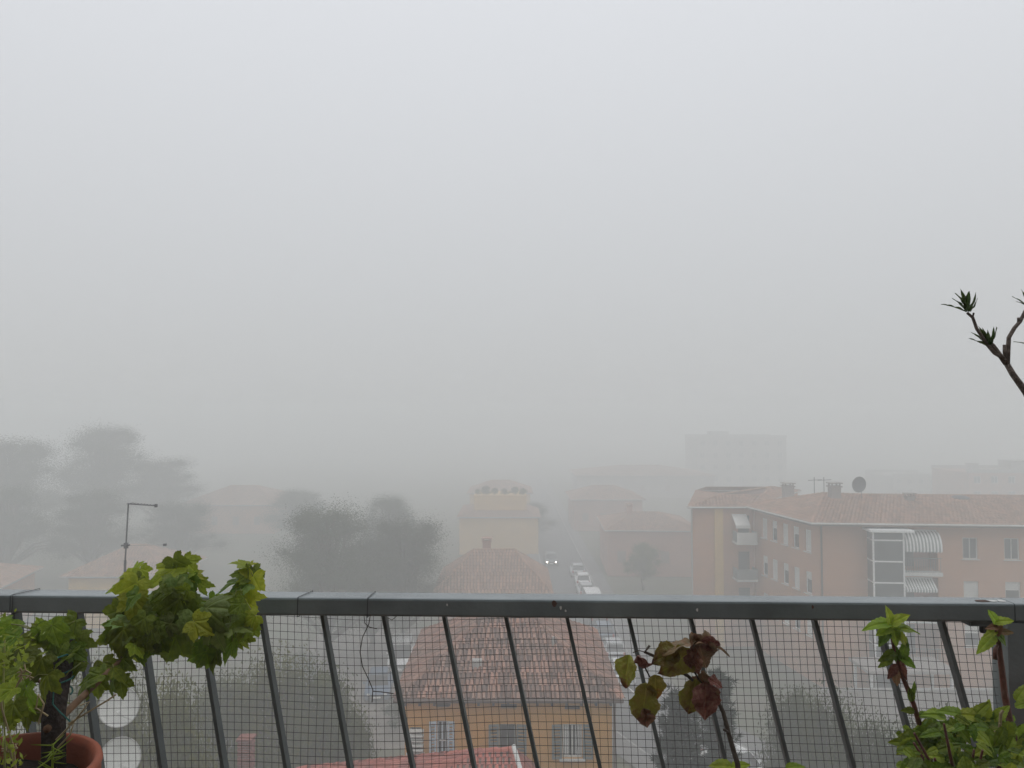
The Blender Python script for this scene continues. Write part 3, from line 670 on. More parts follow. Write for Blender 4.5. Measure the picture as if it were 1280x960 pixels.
def slab_block(name, label, x0, x1, y0, y1, h, m, nx, nz, extra=()):
    t = thing(name, label, 'building', ((x0 + x1) / 2, (y0 + y1) / 2, -.05)); w = (x1 - x0)
    ops = [(w * (i + .3) / nx, w * (i + .7) / nx, h * (j + .3) / nz, h * (j + .78) / nz, .16, 'pane') for j in range(nz) for i in range(nx)]
    W_, fr = walls_quad(t, [(x0, y0), (x1, y0), (x1, y1), (x0, y1)], h, {'front': ops}, m)
    for op in ops: window(t, fr['front'][0], fr['front'][1], op, 'pane', sill=False)
    for c_, s_ in (((x0 + x1) / 2, y0 + .1), ((x0 + x1) / 2, y1 - .1)): MB().box((c_, s_, h + .35), (w + .3, .3, .7)).build('parapet', M_['concrete'], t, off=True)
    for (x, yy, s, hh) in extra: MB().box((x, yy, h + hh / 2), (s, s, hh)).box((x, yy, h + hh + .06), (s + .2, s + .2, .12)).build('roof_housing', M_['concrete'], t, off=True)
slab_block('tower_block', 'tall flat-roofed block almost lost in fog above the salmon roof', 52, 77.5, 222, 236, 13.5, M_['grey_wall'], 7, 4, ((60, 229, 5, 1.6),))
slab_block('low_block', 'low flat-roofed block in fog behind the salmon roof ridge', 92, 105.5, 190, 205, 4.9, M_['grey_wall'], 5, 2)
slab_block('dark_block', 'darker flat-roofed block with chimneys at the right edge in fog', 87, 110, 150, 163, 8.6, M_['brownpink'], 7, 3, ((90, 154, 1.6, 1.5), (99, 155, 4, 2.0)))

# garden wall and carport in front of the salmon block
random.seed(8)
gw = thing('garden_wall', 'pale low garden wall in front of the salmon apartment block', 'wall', (26, 50.5, -.05))
MB().box((28, 50.6, .85), (17, .22, 1.8)).build('wall_panel', M_['grey_wall'], gw, off=True); MB().box((28, 50.6, 1.79), (17.1, .34, .09)).build('coping', M_['concrete'], gw, off=True)
cp = thing('carport', 'white-posted carport with pale flat roof before the salmon block', 'carport', (25.6, 52.6, -.05))
for x in (23.2, 28.4):
    for yy in (51.4, 53.8): MB().box((x, yy, 1.25), (.16, .16, 2.6)).build('post', M_['white'], cp, off=True)
MB().box((25.8, 52.6, 2.66), (5.8, 3.0, .2)).build('roof', M_['grey_wall'], cp, off=True)

# ------------------------------------------------------------------ trees and shrubs
def leaf_cloud(mb, c, rad, n, size, rng, flat=1.0):
    """leaf-sized bent quads spread through a lobe, denser near the surface"""
    for _ in range(n):
        d = V((rng.gauss(0, 1), rng.gauss(0, 1), rng.gauss(0, 1))).normalized(); k = min(abs(rng.gauss(0, .55)), 1.05) if rng.random() < .7 else rng.random() ** .5
        p = V(c) + V((d.x * rad[0], d.y * rad[1], d.z * rad[2])) * k * (1 + .25 * noise.noise(d * 2.3 + V(c)))
        nrm = (d + V((rng.uniform(-1, 1), rng.uniform(-1, 1), rng.uniform(-.3, 1.2)))).normalized(); a = nrm.orthogonal().normalized()
        a = (Matrix.Rotation(rng.uniform(0, 6.28), 3, nrm) @ a); b = nrm.cross(a); s = size * rng.uniform(.6, 1.3)
        mb.add([p - a * s, p - b * s * .55 - nrm * s * .12, p + a * s, p + b * s * .55 - nrm * s * .12], [(0, 1, 2), (0, 2, 3)])
def tree_mesh(seed, h, cr, trunk_h, lobes, nleaf, size):
    rng = random.Random(seed); t = MB(); c = MB()
    t.tube([(0, 0, -.1), (rng.uniform(-.1, .1), rng.uniform(-.1, .1), trunk_h * .5), (rng.uniform(-.25, .25), rng.uniform(-.25, .25), trunk_h), (0, 0, h * .8)], [.03 * h, .024 * h, .018 * h, .006 * h], 7)
    for k in range(lobes):
        th = k * 2.4 + rng.uniform(-.4, .4); zf = rng.uniform(0, 1) ** .8; rr = cr * (1 - .6 * zf) * rng.uniform(.4, .95) * (0.2 if k == 0 else 1)
        z = trunk_h + (h - trunk_h) * (.22 + .62 * zf) if k else h * .86
        p = V((math.cos(th) * rr, math.sin(th) * rr, z)); s = cr * rng.uniform(.22, .46)
        t.tube([(0, 0, trunk_h * .8 + (z - trunk_h) * .3), p * .55 + V((0, 0, z * .4)), p], [.012 * h, .008 * h, .003 * h], 5)
        leaf_cloud(c, p, (s, s, s * .8), nleaf // lobes, size, rng)
    leaf_cloud(c, (0, 0, trunk_h + (h - trunk_h) * .45), (cr * .7, cr * .7, (h - trunk_h) * .4), nleaf // 4, size, rng)
    return t.mesh('trunk', True), c.mesh('crown')
def place_tree(meshes, name, label, loc, s, rz, lm, cat='tree', group=None, sz=None):
    t = thing(name, label, cat, loc, rz, group); t.scale = (s, s, sz or s)
    inst('trunk', meshes[0], t, Matrix(), M_['bark']); inst('crown', meshes[1], t, Matrix(), lm)
    return t
BIG = [tree_mesh(31 + i, 13.0, 4.9, 1.6, 60, 85000, .05) for i in range(3)]
MED = [tree_mesh(51 + i, 7.0, 3.0, 1.2, 30, 22000, .07) for i in range(3)]
SHR = [tree_mesh(71 + i, 3.0, 1.9, .3, 16, 5000, .085) for i in range(2)]
G1 = 'tall trees standing in the fog'
place_tree(BIG[0], 'broadleaf_tree', 'large round dark tree left of the beige house', (-13.9, 60, -.06), 1.16, .4, L_['tree'], group=G1, sz=1.04)
place_tree(BIG[1], 'broadleaf_tree', 'smaller dark tree right next to the beige house wall', (-8.6, 64, -.06), 1.0, 1.9, L_['tree'], group=G1, sz=.92)
place_tree(BIG[2], 'broadleaf_tree', 'lower dark tree filling the gap between the two dark trees', (-11.2, 63, -.06), .9, .9, L_['tree'], group=G1, sz=.8)
place_tree(BIG[2], 'broadleaf_tree', 'grey tree low in fog right below the tallest tree', (-49, 92, -.06), 1.25, .2, L_['tree'], group=G1, sz=.9)
place_tree(BIG[0], 'broadleaf_tree', 'grey tree low in fog at the left edge above the salmon house', (-57.5, 90, -.06), 1.3, 1.2, L_['tree'], group=G1, sz=.95)
place_tree(BIG[1], 'broadleaf_tree', 'grey tree in fog just behind the mast tip', (-40.5, 96, -.06), 1.2, 2.2, L_['tree'], group=G1, sz=.74)
place_tree(BIG[2], 'broadleaf_tree', 'faint tree in fog right of the wide pinkish house', (-32, 118, -.06), 1.3, 3.3, L_['tree'], group=G1, sz=.7)
place_tree(BIG[2], 'broadleaf_tree', 'faint street tree in fog behind the lit headlights', (3.2, 122, -.06), .8, .6, L_['tree'], group=G1, sz=.5)
place_tree(BIG[1], 'broadleaf_tree', 'tall grey tree at the left picture edge in fog', (-70, 110, -.06), 1.85, 2.9, L_['tree'], sz=1.36, group=G1)
place_tree(BIG[0], 'broadleaf_tree', 'tallest faint tree second from the left picture edge', (-63, 121, -.06), 1.9, 4.0, L_['tree'], sz=1.5, group=G1)
place_tree(BIG[1], 'broadleaf_tree', 'pale tree in fog between tallest tree and fog house', (-57, 128, -.06), 1.6, 5.2, L_['tree'], sz=1.05, group=G1)
place_tree(BIG[0], 'broadleaf_tree', 'dim tree behind the two dark trees left of centre', (-14.0, 90, -.06), .95, 5.0, L_['tree'], sz=.85, group=G1)
place_tree(MED[0], 'street_tree', 'small green tree in front of the street house', (14.6, 88, -.06), .8, .3, L_['tree2'], group='small trees by the street')
G2 = 'garden trees behind the wire mesh at left'
for i, (px, py, d, s, lab) in enumerate(((205, 800, 21.8, .62, 'olive garden tree behind mesh just right of the satellite dishes'), (275, 815, 31, .8, 'olive garden tree behind mesh above the brick chimney'),
        (345, 790, 30, .82, 'olive garden tree behind mesh under the vine tip'), (405, 800, 30.5, .72, 'olive garden tree behind mesh left of the parked grey car'), (440, 850, 28.5, .5, 'olive garden tree behind mesh nearest the yellow house'),
        (75, 810, 20.5, .6, 'olive garden tree behind mesh at the terracotta pot'), (130, 780, 24, .7, 'olive garden tree behind mesh left of the satellite dishes'))):
    p = pix(px, py, d); place_tree(MED[i % 3], 'garden_tree', lab, (p.x, d, -.06), s, i * 1.3, L_['tree2'], group=G2, sz=p.z / 7.1)
G3 = 'garden bushes in front of the salmon block'
for i, (px, py, d, s, lab) in enumerate(((990, 836, 30, .6, 'broad bush behind mesh below the balconies of the set-back wing'), (1035, 842, 27, .55, 'dark bush behind mesh below the drainpipe corner'),
        (1080, 856, 24, .5, 'bush behind mesh left of the tall green sprout'), (1130, 862, 22, .48, 'bush behind mesh below the glazed bay'), (1190, 866, 20.5, .46, 'bush behind mesh left of the railing post'), (1258, 846, 19, .46, 'bush behind mesh at the right picture edge'))):
    p = pix(px, py, d); place_tree(MED[(i + 1) % 3], 'garden_bush', lab, (p.x, d, -.06), s, i * 2.1, L_['tree3'], 'bush', G3, sz=p.z / 7.0)
for i, (x, yy) in enumerate(((-16, 52), (-15, 57), (-6.6, 49), (-4.2, 51), (-1.5, 50.5))):
    place_tree(SHR[i % 2], 'yard_shrub', ['rounded shrub at the far left of the gravel yard', 'rounded shrub beside the big dark tree', 'shrub by the yellow house back corner', 'low shrub behind the yellow house roof', 'low shrub behind the yellow roof ridge'][i], (x, yy, -.06), .8, i * 1.7, L_['tree'], 'shrub', 'shrubs round the yard')
rt = [(-5.0, 7.75), (-3.8, 7.75), (-2.5, 7.75), (-1.1, 7.75), (.4, 7.75), (1.6, 7.75)]
for i, (x, z) in enumerate(rt):
    place_tree(SHR[i % 2], 'roof_plant', ['leftmost', 'second', 'third', 'fourth', 'fifth', 'rightmost'][i] + ' roof terrace plant on top of the beige house', (x, 114.6, z), (.34, .5, .4, .36, .46, .38)[i], i, L_['tree2'], 'plant', 'plants on the beige roof terrace')

def conifer(seed, h, r, name, label, loc):
    rng = random.Random(seed); t = thing(name, label, 'tree', loc)
    MB().tube([(0, 0, -.1), (.05, 0, h * .5), (0, .03, h)], [.16, .1, .02], 7).build('trunk', M_['bark'], t, smooth=True)
    c = MB(); b = MB(); k = int(h * 13)
    for i in range(k):
        f = i / k; z = h * (.08 + .92 * f); ln = r * (1 - f) ** .7 * rng.uniform(.7, 1.12) + .12; th = i * 2.399 + rng.uniform(-.3, .3)
        dv = V((math.cos(th), math.sin(th), rng.uniform(.05, .35))); tipp = V((0, 0, z)) + dv * ln + V((0, 0, .12 * ln))
        b.tube([(0, 0, z), V((0, 0, z)) + dv * ln * .6, tipp], [.035, .02, .008], 4)
        for q in range(int(10 + ln * 30)):
            u = rng.uniform(.25, 1.03); p = V((0, 0, z)).lerp(tipp, u) + V((rng.gauss(0, .09), rng.gauss(0, .09), rng.gauss(0, .06)))
            dd = (dv + V((rng.uniform(-.9, .9), rng.uniform(-.9, .9), rng.uniform(-.1, .9)))).normalized()
            for w in range(20):
                e = (dd + V((rng.gauss(0, .5), rng.gauss(0, .5), rng.gauss(0, .5)))).normalized(); s = e.orthogonal().normalized() * .016; l = rng.uniform(.12, .24)
                c.add([p - s, p + s, p + e * l], [(0, 1, 2)])
    b.build('branch', M_['bark'], t); c.build('needles', L_['pine'], t)
    return t
p = pix(850, 868, 19.5); conifer(3, p.z, 1.65, 'pine_tree', 'broad dark pine at the corner of the yellow house', (p.x, 19.5, -.06))
p = pix(898, 838, 21); conifer(4, p.z, .7, 'slender_pine', 'slender pine top rising behind the broad pine', (p.x, 21, -.06))

# ------------------------------------------------------------------ cars
def section(hw, z0, z1, r=.12, n=4):
    pts = []
    for (cx, cz, a0) in ((hw - r, z1 - r, 0), (-hw + r, z1 - r, 90), (-hw + r, z0 + r, 180), (hw - r, z0 + r, 270)):
        for k in range(n): a = R(a0 + 90 * k / (n - 1)); pts.append((cx + r * math.cos(a), cz + r * math.sin(a)))
    return pts
def loft(mb, stations, r=.12):
    rings = [[V((x, y, z)) for x, z in section(hw, z0, z1, min(r, (z1 - z0) / 2.2, hw / 2.2))] for (y, hw, z0, z1) in stations]; n_ = len(rings[0])
    mb.add([p for q in rings for p in q], [(i * n_ + k, i * n_ + (k + 1) % n_, (i + 1) * n_ + (k + 1) % n_, (i + 1) * n_ + k) for i in range(len(rings) - 1) for k in range(n_)] + [tuple(range(n_)), tuple(range((len(rings) - 1) * n_, len(rings) * n_))[::-1]])
    return mb
def make_car(kind, label, loc, rz, paint, lit=False):
    """front points to local -y"""
    t = thing({'hatch': 'parked_car', 'van': 'parked_van'}[kind] if not lit else 'moving_car', label, 'van' if kind == 'van' else 'car', loc, rz, 'cars along the foggy street')
    if kind == 'hatch':
        body = [(-2.02, .62, .32, .62), (-1.95, .76, .24, .70), (-1.6, .85, .2, .80), (-.95, .88, .2, .90), (0, .89, .2, .93), (1.0, .89, .2, .95), (1.7, .86, .22, .95), (1.98, .80, .26, .90), (2.04, .70, .34, .82)]
        cab = [(-1.0, .70, .86, .92), (-.35, .68, .86, 1.40), (.2, .67, .86, 1.46), (1.1, .66, .86, 1.42), (1.6, .66, .86, 1.22), (1.85, .70, .86, .96)]; ry = (-.3, 1.35, 1.445)
    else:
        body = [(-2.3, .70, .34, .8), (-2.2, .86, .24, .95), (-1.6, .92, .22, 1.12), (-.9, .93, .22, 1.2), (1.0, .93, .22, 1.2), (2.2, .92, .24, 1.2), (2.3, .84, .34, 1.1)]
        cab = [(-1.7, .78, 1.1, 1.16), (-1.0, .80, 1.1, 1.85), (0, .82, 1.1, 1.95), (1.5, .82, 1.1, 1.95), (2.1, .82, 1.1, 1.9), (2.22, .82, 1.1, 1.3)]; ry = (-.95, 2.1, 1.945)
    bo = loft(MB(), body, .14).build('body', paint, t, smooth=True)
    loft(MB(), cab, .16).build('windows', M_['carglass'], t, smooth=True)
    rw = .60 if kind == 'hatch' else .76
    loft(MB(), [(ry[0], rw - .06, ry[2] - .05, ry[2] + .0), (ry[0] + .25, rw, ry[2] - .06, ry[2] + .03), (ry[1] - .3, rw, ry[2] - .07, ry[2] + .02), (ry[1], rw - .04, ry[2] - .1, ry[2] - .02)], .03).build('roof', paint, t, smooth=True)
    for sx in (-1, 1):
        top_x, bot_x = rw - .01, (.72 if kind == 'hatch' else .83)
        for (yb, yt) in ((body[2][0] + .55, ry[0] + .1), (.25, .3), (body[-2][0] - .25, ry[1] - .1)): MB().tube([(sx * bot_x, yb, .9 if kind == 'hatch' else 1.15), (sx * (top_x + .03), yt, ry[2] - .04)], .035, 5).build('pillar', paint, t)
    hw, wy = body[4][1], (1.3 if kind == 'hatch' else 1.45)
    for sx in (-1, 1):
        for yy in (-wy, wy):
            w = MB(); c = V((sx * (hw - .08), yy, .31))
            for k0, (r0, d) in enumerate(((.31, .1),)): w.tube([c + V((-d, 0, 0)), c + V((-d * .6, 0, 0)), c + V((d * .6, 0, 0)), c + V((d, 0, 0))], [.27, .31, .31, .27], 18)
            wo = w.build('wheel', M_['tyre'], t, smooth=False)
            MB().tube([c + V((sx * .09, 0, 0)), c + V((sx * .115, 0, 0))], [.2, .17], 14).build('rim', M_['rim'], wo)
        hx = .56 if kind == 'hatch' else .66
        MB().box((sx * hx, body[1][0] - .02, .64 if kind == 'hatch' else .8), (.2, .12, .12)).build('headlight', M_['lit'] if lit else M_['lamp'], t)
        MB().box((sx * (hx + .1), body[-2][0] + .02, .78), (.16, .12, .26)).build('taillight', M_['tail'], t)
        MB().box((sx * (hw + .07), -.62, .98 if kind == 'hatch' else 1.2), (.16, .09, .12)).build('mirror', paint, t)
    MB().box((0, body[0][0] - .0, .42), (1.0, .06, .14)).build('grille', M_['trim'], t); MB().box((0, body[0][0] - .035, .45), (.5, .02, .11)).build('number_plate', M_['plate'], t)
    MB().box((0, body[-1][0] + .01, .55), (.5, .03, .11)).build('number_plate', M_['plate'], t)
    return t
PAINT = {k: mat(k + '_car_paint', c, .25, .06, scale=2) for k, c in dict(white=(.75, .75, .74), silver=(.45, .46, .47), grey=(.14, .145, .15), blue=(.10, .15, .22), dark=(.035, .037, .04), red=(.3, .03, .025)).items()}
spots = [(58.0, 'white', 'hatch', 'white hatchback at the near end of the parked row'), (63.4, 'silver', 'hatch', 'silver hatchback second in the parked row behind the yellow roof'), (68.6, 'blue', 'hatch', 'blue-grey hatchback third in the parked row just under the rail'),
         (74.0, 'grey', 'hatch', 'grey hatchback hidden mostly by the top rail'), (79.2, 'white', 'van', 'white van parked just above the top rail'), (84.8, 'silver', 'hatch', 'silver hatchback parked right behind the white van'),
         (90.2, 'white', 'hatch', 'white hatchback deep in the row in fog'), (96.0, 'silver', 'hatch', 'faint silver hatchback farthest along the parked row')]
for i, (yy, pc, kd, lab) in enumerate(spots): make_car(kd, lab, (7.95 + .1 * math.sin(i * 2.3), yy, 0), R(180 if i % 3 else 178), PAINT[pc])
make_car('hatch', 'oncoming dark car with both headlights lit in the fog', (5.05, 103, 0), 0, PAINT['grey'], lit=True)
make_car('hatch', 'white hatchback driving past the foot of the pine', (11.9, 42.2, 0), R(28), PAINT['white'])
make_car('van', 'white van parked in the yard left of the yellow roof', (-8.5, 61, 0), R(4), PAINT['white'])
make_car('hatch', 'blue-grey hatchback parked in the yard near the hanging tendril', (-9.2, 55, 0), R(6), PAINT['blue'])

# ------------------------------------------------------------------ neighbouring roof with the television mast
nb = thing('neighbour_block', 'flat-roofed neighbouring block carrying the television mast', 'building', (-8.6, 16.2, -.05))
walls_quad(nb, [(-11.5, 14.0), (-6.6, 14.0), (-6.6, 18.2), (-11.5, 18.2)], 10.3, {}, M_['plaster'])
MB().box((-9.05, 16.1, 10.38), (5.2, 4.5, .16)).build('roof', M_['concrete'], nb, off=True)
mt = thing('antenna_mast', 'thin television mast with two white satellite dishes behind the vine', 'antenna', (pix(150, 960, 17).x, 17, 10.46))
ptop, pmid, plow = pix(160.5, 629, 17), pix(156.5, 700, 17), pix(151, 960, 17)
MB().tube([V((plow.x, 17, 10.46)), plow, pmid], .027, 8).build('mast', M_['antenna'], mt, off=True)
MB().tube([pmid, ptop], .017, 6).build('mast_tip', M_['antenna'], mt, off=True)
a = MB(); e = pix(195, 632, 17.2); a.tube([ptop + V((-.02, 0, -.01)), e], .016, 5)
for i in range(9):
    c = ptop.lerp(e, (i + .5) / 9); l = .16 - .008 * i; a.tube([c + V((0, -l, 0)), c + V((0, l, 0))], .006, 4)
a.build('yagi_aerial', M_['antenna'], mt, off=True)
MB().box(e, (.05, .05, .07)).build('end_cap', M_['antenna'], mt, off=True)
c0 = pix(157.5, 682, 17); MB().tube([c0 + V((-.1, 0, 0)), c0 + V((.1, -.05, .02))], .02, 6).box(c0, (.07, .07, .12)).build('clamp', M_['antenna'], mt, off=True)
a = MB(); e = pix(206, 681, 17.6); a.tube([c0, e], .005, 4); a.build('lower_aerial', M_['gutter'], mt, off=True); MB().box(e, (.06, .05, .05)).build('end_cap', M_['antenna'], mt, off=True)
small_dish(mt, pix(150, 882, 16.75), .41, (.12, -1, .12), M_['dish'], 0); small_dish(mt, pix(152, 945, 16.75), .40, (.18, -1, .12), M_['dish'], 0)

# ------------------------------------------------------------------ own balcony
FLOOR_Z = CAM_Z - 1.37
b = MB(); b.box((0, .35, FLOOR_Z - .1), (9, 2.9, .2)); struct(b, 'balcony_floor', M_['floor_own'])
b = MB(); b.box((0, -1.25, 11), (9, .3, 22.2)); struct(b, 'building_wall', M_['wall_own'])
b = MB(); b.box((0, -.5, FLOOR_Z + 2.85), (9, 1.2, .18)); struct(b, 'added_shade_slab', M_['wall_own'])  # unseen slab added overhead to hold back sky light, depth tuned by brightness

# railing: rail, flat bars, post, wire mesh
RY = lambda x: 1.42 - .037 * x                                           # front face of the rail
RU = V((1, -.037, 0)).normalized(); RB = V((.037, 1, 0)).normalized(); ZU = V((0, 0, 1))
zt, zb = pix(640, 749.5, 1.42).z, pix(640, 772.5, 1.42).z
def on_rail(px, back=0.0):
    x = (px - 640) / FPX * 1.42
    for _ in range(6): x = (px - 640) / FPX * (RY(x) + back) * 1.004
    return x
rail = thing('balcony_railing', 'dark grey metal balcony railing with slanted bars across the picture', 'railing', (0, 1.42, FLOOR_Z))
RD = .052; bv = .004
prof = [(0, zb + bv), (bv, zb), (RD - bv, zb), (RD, zb + bv), (RD, zt - bv), (RD - bv, zt), (bv, zt), (bv * .3, zt - bv * .3), (0, zt - bv)]
def rail_pt(x, back=0, z=0): return V((x, RY(x), 0)) + RB * back + ZU * z
seams = [-1.75, on_rail(22), on_rail(1259), 1.75]
for i in range(3):
    MB().extrude(prof, rail_pt(seams[i] + .0008), rail_pt(seams[i + 1] - .0008), RB, ZU).build('top_rail', M_['rail'], rail, off=True)
for s in seams[1:3]: MB().extrude([(.004, zb + .003), (RD - .004, zb + .003), (RD - .004, zt - .003), (.004, zt - .003)], rail_pt(s - .02), rail_pt(s + .02), RB, ZU).build('rail_joint', M_['trim'], rail, off=True)
LEAN, TILT = -.2216, .09; z_low = CAM_Z - .80
bars = [-130, -52, 25, 102, 178, 252, 327, 403, 478, 552, 628, 703, 779, 855, 930, 1007, 1085, 1163, 1277, 1355]
for px in bars:
    x = on_rail(px + 3, .03); top = rail_pt(x, .032, zb + .001); k = zb - z_low
    bot = top + RU * (-LEAN * k) - RB * (TILT * k) - ZU * k
    MB().extrude([(-.01, -.0033), (.01, -.0033), (.01, .0033), (-.01, .0033)], top, bot, RB, RU).build('bar', M_['bar'], rail, off=True)
low = rail_pt(0, .032, z_low - .012) - RB * (TILT * (zb - z_low))
MB().extrude([(-.018, -.012), (.018, -.012), (.018, .012), (-.018, .012)], low - RU * 1.7, low + RU * 1.7, RB, ZU).build('bottom_rail', M_['rail'], rail, off=True)
for px in (1259.5,):
    x = on_rail(px, .02); p = rail_pt(x, .026, 0)
    po = MB().box((p.x, p.y, (zb + FLOOR_Z) / 2 - .0005), (.0525, .05, zb - FLOOR_Z - .001), -.037).build('post', M_['rail'], rail, off=True)
    q = rail_pt(on_rail(1223), .02, zb - .004); MB().box(q, (.05, .03, .008), -.037).build('bracket', M_['bar'], rail, off=True)
    MB().lathe([(.0065, 0), (.0065, -.010), (.005, -.013)], rail_pt(on_rail(1224), .012, zb - .008), 10).build('bolt', M_['trim'], rail, off=True)
    MB().box(rail_pt(x, .026, FLOOR_Z + .004), (.11, .1, .008), -.037).build('foot_plate', M_['rail'], rail, off=True)
# galvanised mesh behind the bars, slightly wavy
wm_ = MB(); CELL = .0136; WR = .00048
def mesh_pt(s, k):
    """s along the rail, k down from the rail"""
    n1 = noise.noise(V((s * 1.7, k * 2.1, 3.1))); n2 = noise.noise(V((s * 2.3, k * 2.6, 9.7))); n3 = noise.noise(V((s * 6, k * 6, 1.7)))
    p = rail_pt(s, .047, zb + .004) + RU * (.019 * n1 + .003 * n3 + .05 * k) - ZU * (k + .015 * n2 + .003 * n3) - RB * (TILT * k - .006 * n3)
    return p
ns, nk = int(2.5 / CELL), int(.43 / CELL)
for i in range(ns):
    s = -1.25 + i * CELL; jit = random.uniform(-.0007, .0007)
    wm_.tube([mesh_pt(s + jit, CELL * j * .999) for j in range(0, nk + 1)], WR, 4, False)
for j in range(nk + 1):
    wm_.tube([mesh_pt(-1.25 + i * CELL * 2, j * CELL + .0003) - RB * .0011 for i in range(ns // 2 + 1)], WR, 4, False)
wm_.build('wire_mesh', M_['wire'], rail, off=True, kind='stuff')
for px, sw in ((376, .012), (462, .003), (25, .016)):                         # thin wires tied round the rail
    x = on_rail(px); t = MB(); e = .0012
    t.tube([rail_pt(x, -e, zb - e), rail_pt(x + .001, -e, zt + e), rail_pt(x + sw, RD + e, zt + e), rail_pt(x + sw, RD + e, zb - e), rail_pt(x, -e, zb - e)], .0007, 5)
    t.build('tie_wire', M_['trim'], rail, off=True)

for i, (px, ln_, dz) in enumerate(((692, .010, .1), (700, .006, .5), (706, .004, .75), (1226, .018, .0), (1240, .012, .02), (1251, .008, .05), (1010, .005, .2), (560, .004, .3), (868, .005, .55))):   # flaked paint and droppings
    x = on_rail(px); f = MB(); n_ = 7; pr = random.Random(i)
    if dz < .06: pts = [rail_pt(x + ln_ * math.cos(6.28 * q / n_) * pr.uniform(.6, 1.1), .02 + .012 * math.sin(6.28 * q / n_) * pr.uniform(.5, 1), zt + .0006) for q in range(n_)]
    else: pts = [rail_pt(x + ln_ * .5 * math.cos(6.28 * q / n_) * pr.uniform(.5, 1.1), -.0006, zt - .004 - dz * .02 + ln_ * .8 * math.sin(6.28 * q / n_) * pr.uniform(.5, 1.1)) for q in range(n_)]
    f.add(pts, [tuple(range(n_))]); f.build('paint_flake', M_['offwhite'] if i % 3 else M_['rust'], rail, off=True)
# dry tendril hanging from the rail
td = thing('dry_tendril', 'thin dry tendril dangling from the rail left of the yellow roof', 'twig', rail_pt(on_rail(462), .03, zb))
t = MB(); tp = lambda pts, d=1.39: [pix(x, y_, d) for x, y_ in pts]
t.tube(tp([(463, 768), (461, 780), (453, 797), (450, 815), (453, 833), (461, 850), (466, 862), (465, 878)]), .0009, 5)
t.tube(tp([(455, 770), (456, 779), (462, 784), (471, 786)]), .0008, 5); t.tube(tp([(484, 772), (490, 775), (496, 770)]), .0007, 5)
t.tube(tp([(466, 864), (478, 865), (492, 867)]), .0009, 5); t.build('stem', M_['darkstem'], td, off=True)

# wooden plant bench standing below the picture
SH_Z = CAM_Z - .72
bn = thing('plant_bench', 'wooden slatted plant bench carrying the pots below the railing', 'bench', (0, 1.1, FLOOR_Z))
for i in range(5): MB().box((0, .88 + i * .1, SH_Z - .015), (2.3, .08, .03)).build('slat', M_['shelf'], bn, off=True)
for x in (-1.05, 1.05):
    for yy in (.9, 1.26): MB().box((x, yy, (SH_Z - .03 + FLOOR_Z) / 2), (.05, .05, SH_Z - .032 - FLOOR_Z)).build('leg', M_['shelf'], bn, off=True)

# ------------------------------------------------------------------ leaf shapes
def lobed_leaf(seed, lobes=((0, 1.0, .42), (.9, .82, .42), (-.9, .82, .42), (1.9, .58, .5), (-1.9, .58, .5)), teeth=.05, curl=.18, name='leaf'):
    """vine leaf: palmate outline about the stalk, teeth, folds along the lobes; stalk at origin, tip +y, unit long"""
    rng = random.Random(seed); n_, rings = 112, 5; cx = rng.uniform(-.2, .2); droop = rng.uniform(.3, 1.0) * curl; cup = rng.uniform(-.6, .9) * curl; ph = rng.uniform(0, 6)
    L2 = [(a + rng.uniform(-.06, .06), l * rng.uniform(.92, 1.08), w) for a, l, w in lobes]
    vs = [V((0, 0, 0))]
    for r in range(1, rings + 1):
        for k in range(n_):
            th = -math.pi + 2 * math.pi * k / n_
            rad = .22
            for a, l, w in L2:
                d = math.atan2(math.sin(th - a), math.cos(th - a)); rad = max(rad, l * (1 - .60 * (abs(d) / (w * 2.0)) ** .85))
            sinus = abs(abs(th) - math.pi); rad *= min(1, .12 + sinus * 1.5)
            tooth = ((k * 28 / n_) % 1); rad *= 1 - teeth * 2.2 * tooth
            f = r / rings; x, y_ = math.sin(th) * rad * f, math.cos(th) * rad * f
            rr = math.hypot(x, y_); fold = min(abs(math.atan2(math.sin(th - a), math.cos(th - a))) for a, l, w in L2)
            z = -droop * rr * rr * 1.1 + cup * x * x * 1.2 + .10 * rr * min(fold, .45) + .035 * math.sin(ph + 7 * x) * rr + .03 * math.sin(ph * 2 + 9 * y_) * rr + cx * x * y_
            vs.append(V((x, y_, z)))
    fs = [(0, 1 + (k + 1) % n_, 1 + k) for k in range(n_)]
    for r in range(rings - 1):
        a = 1 + r * n_; fs += [(a + k, a + (k + 1) % n_, a + n_ + (k + 1) % n_, a + n_ + k) for k in range(n_)]
    return MB().add(vs, fs).mesh(name, True)
def oval_leaf(seed, w=.34, teeth=.0, curl=.25, fold=.25, tipp=1.0, name='leaf', ny=14, nx=6, jag=.12, wave=.02):
    rng = random.Random(seed); vs = []; dr = rng.uniform(.5, 1.2) * curl; tw = rng.uniform(-.25, .25); ph = rng.uniform(0, 6)
    for j in range(ny + 1):
        t = j / ny; hw = w * (math.sin(math.pi * t ** .8) ** .75 if 0 < t < 1 else 0) * (1 - .25 * t * tipp)
        hw *= 1 + jag * noise.noise(V((t * 4.5, seed * 1.7, .3)))
        if teeth and 0 < j < ny: hw *= 1 + teeth * (1 if j % 2 else -1)
        for i in range(nx + 1):
            s = 2 * i / nx - 1; x = s * hw
            vs.append((x, t, fold * abs(x) - dr * t * t + tw * x * t * 1.5 + wave * math.sin(ph + 12 * t + 2 * s) * abs(s) + wave * 1.5 * noise.noise(V((t * 4, s * 2, seed * 2.3)))))
    return MB().add(vs, [(j * (nx + 1) + i, j * (nx + 1) + i + 1, (j + 1) * (nx + 1) + i + 1, (j + 1) * (nx + 1) + i) for j in range(ny) for i in range(nx)]).mesh(name, True)
VINE = [lobed_leaf(100 + i, curl=.3 + .2 * (i % 4)) for i in range(8)]
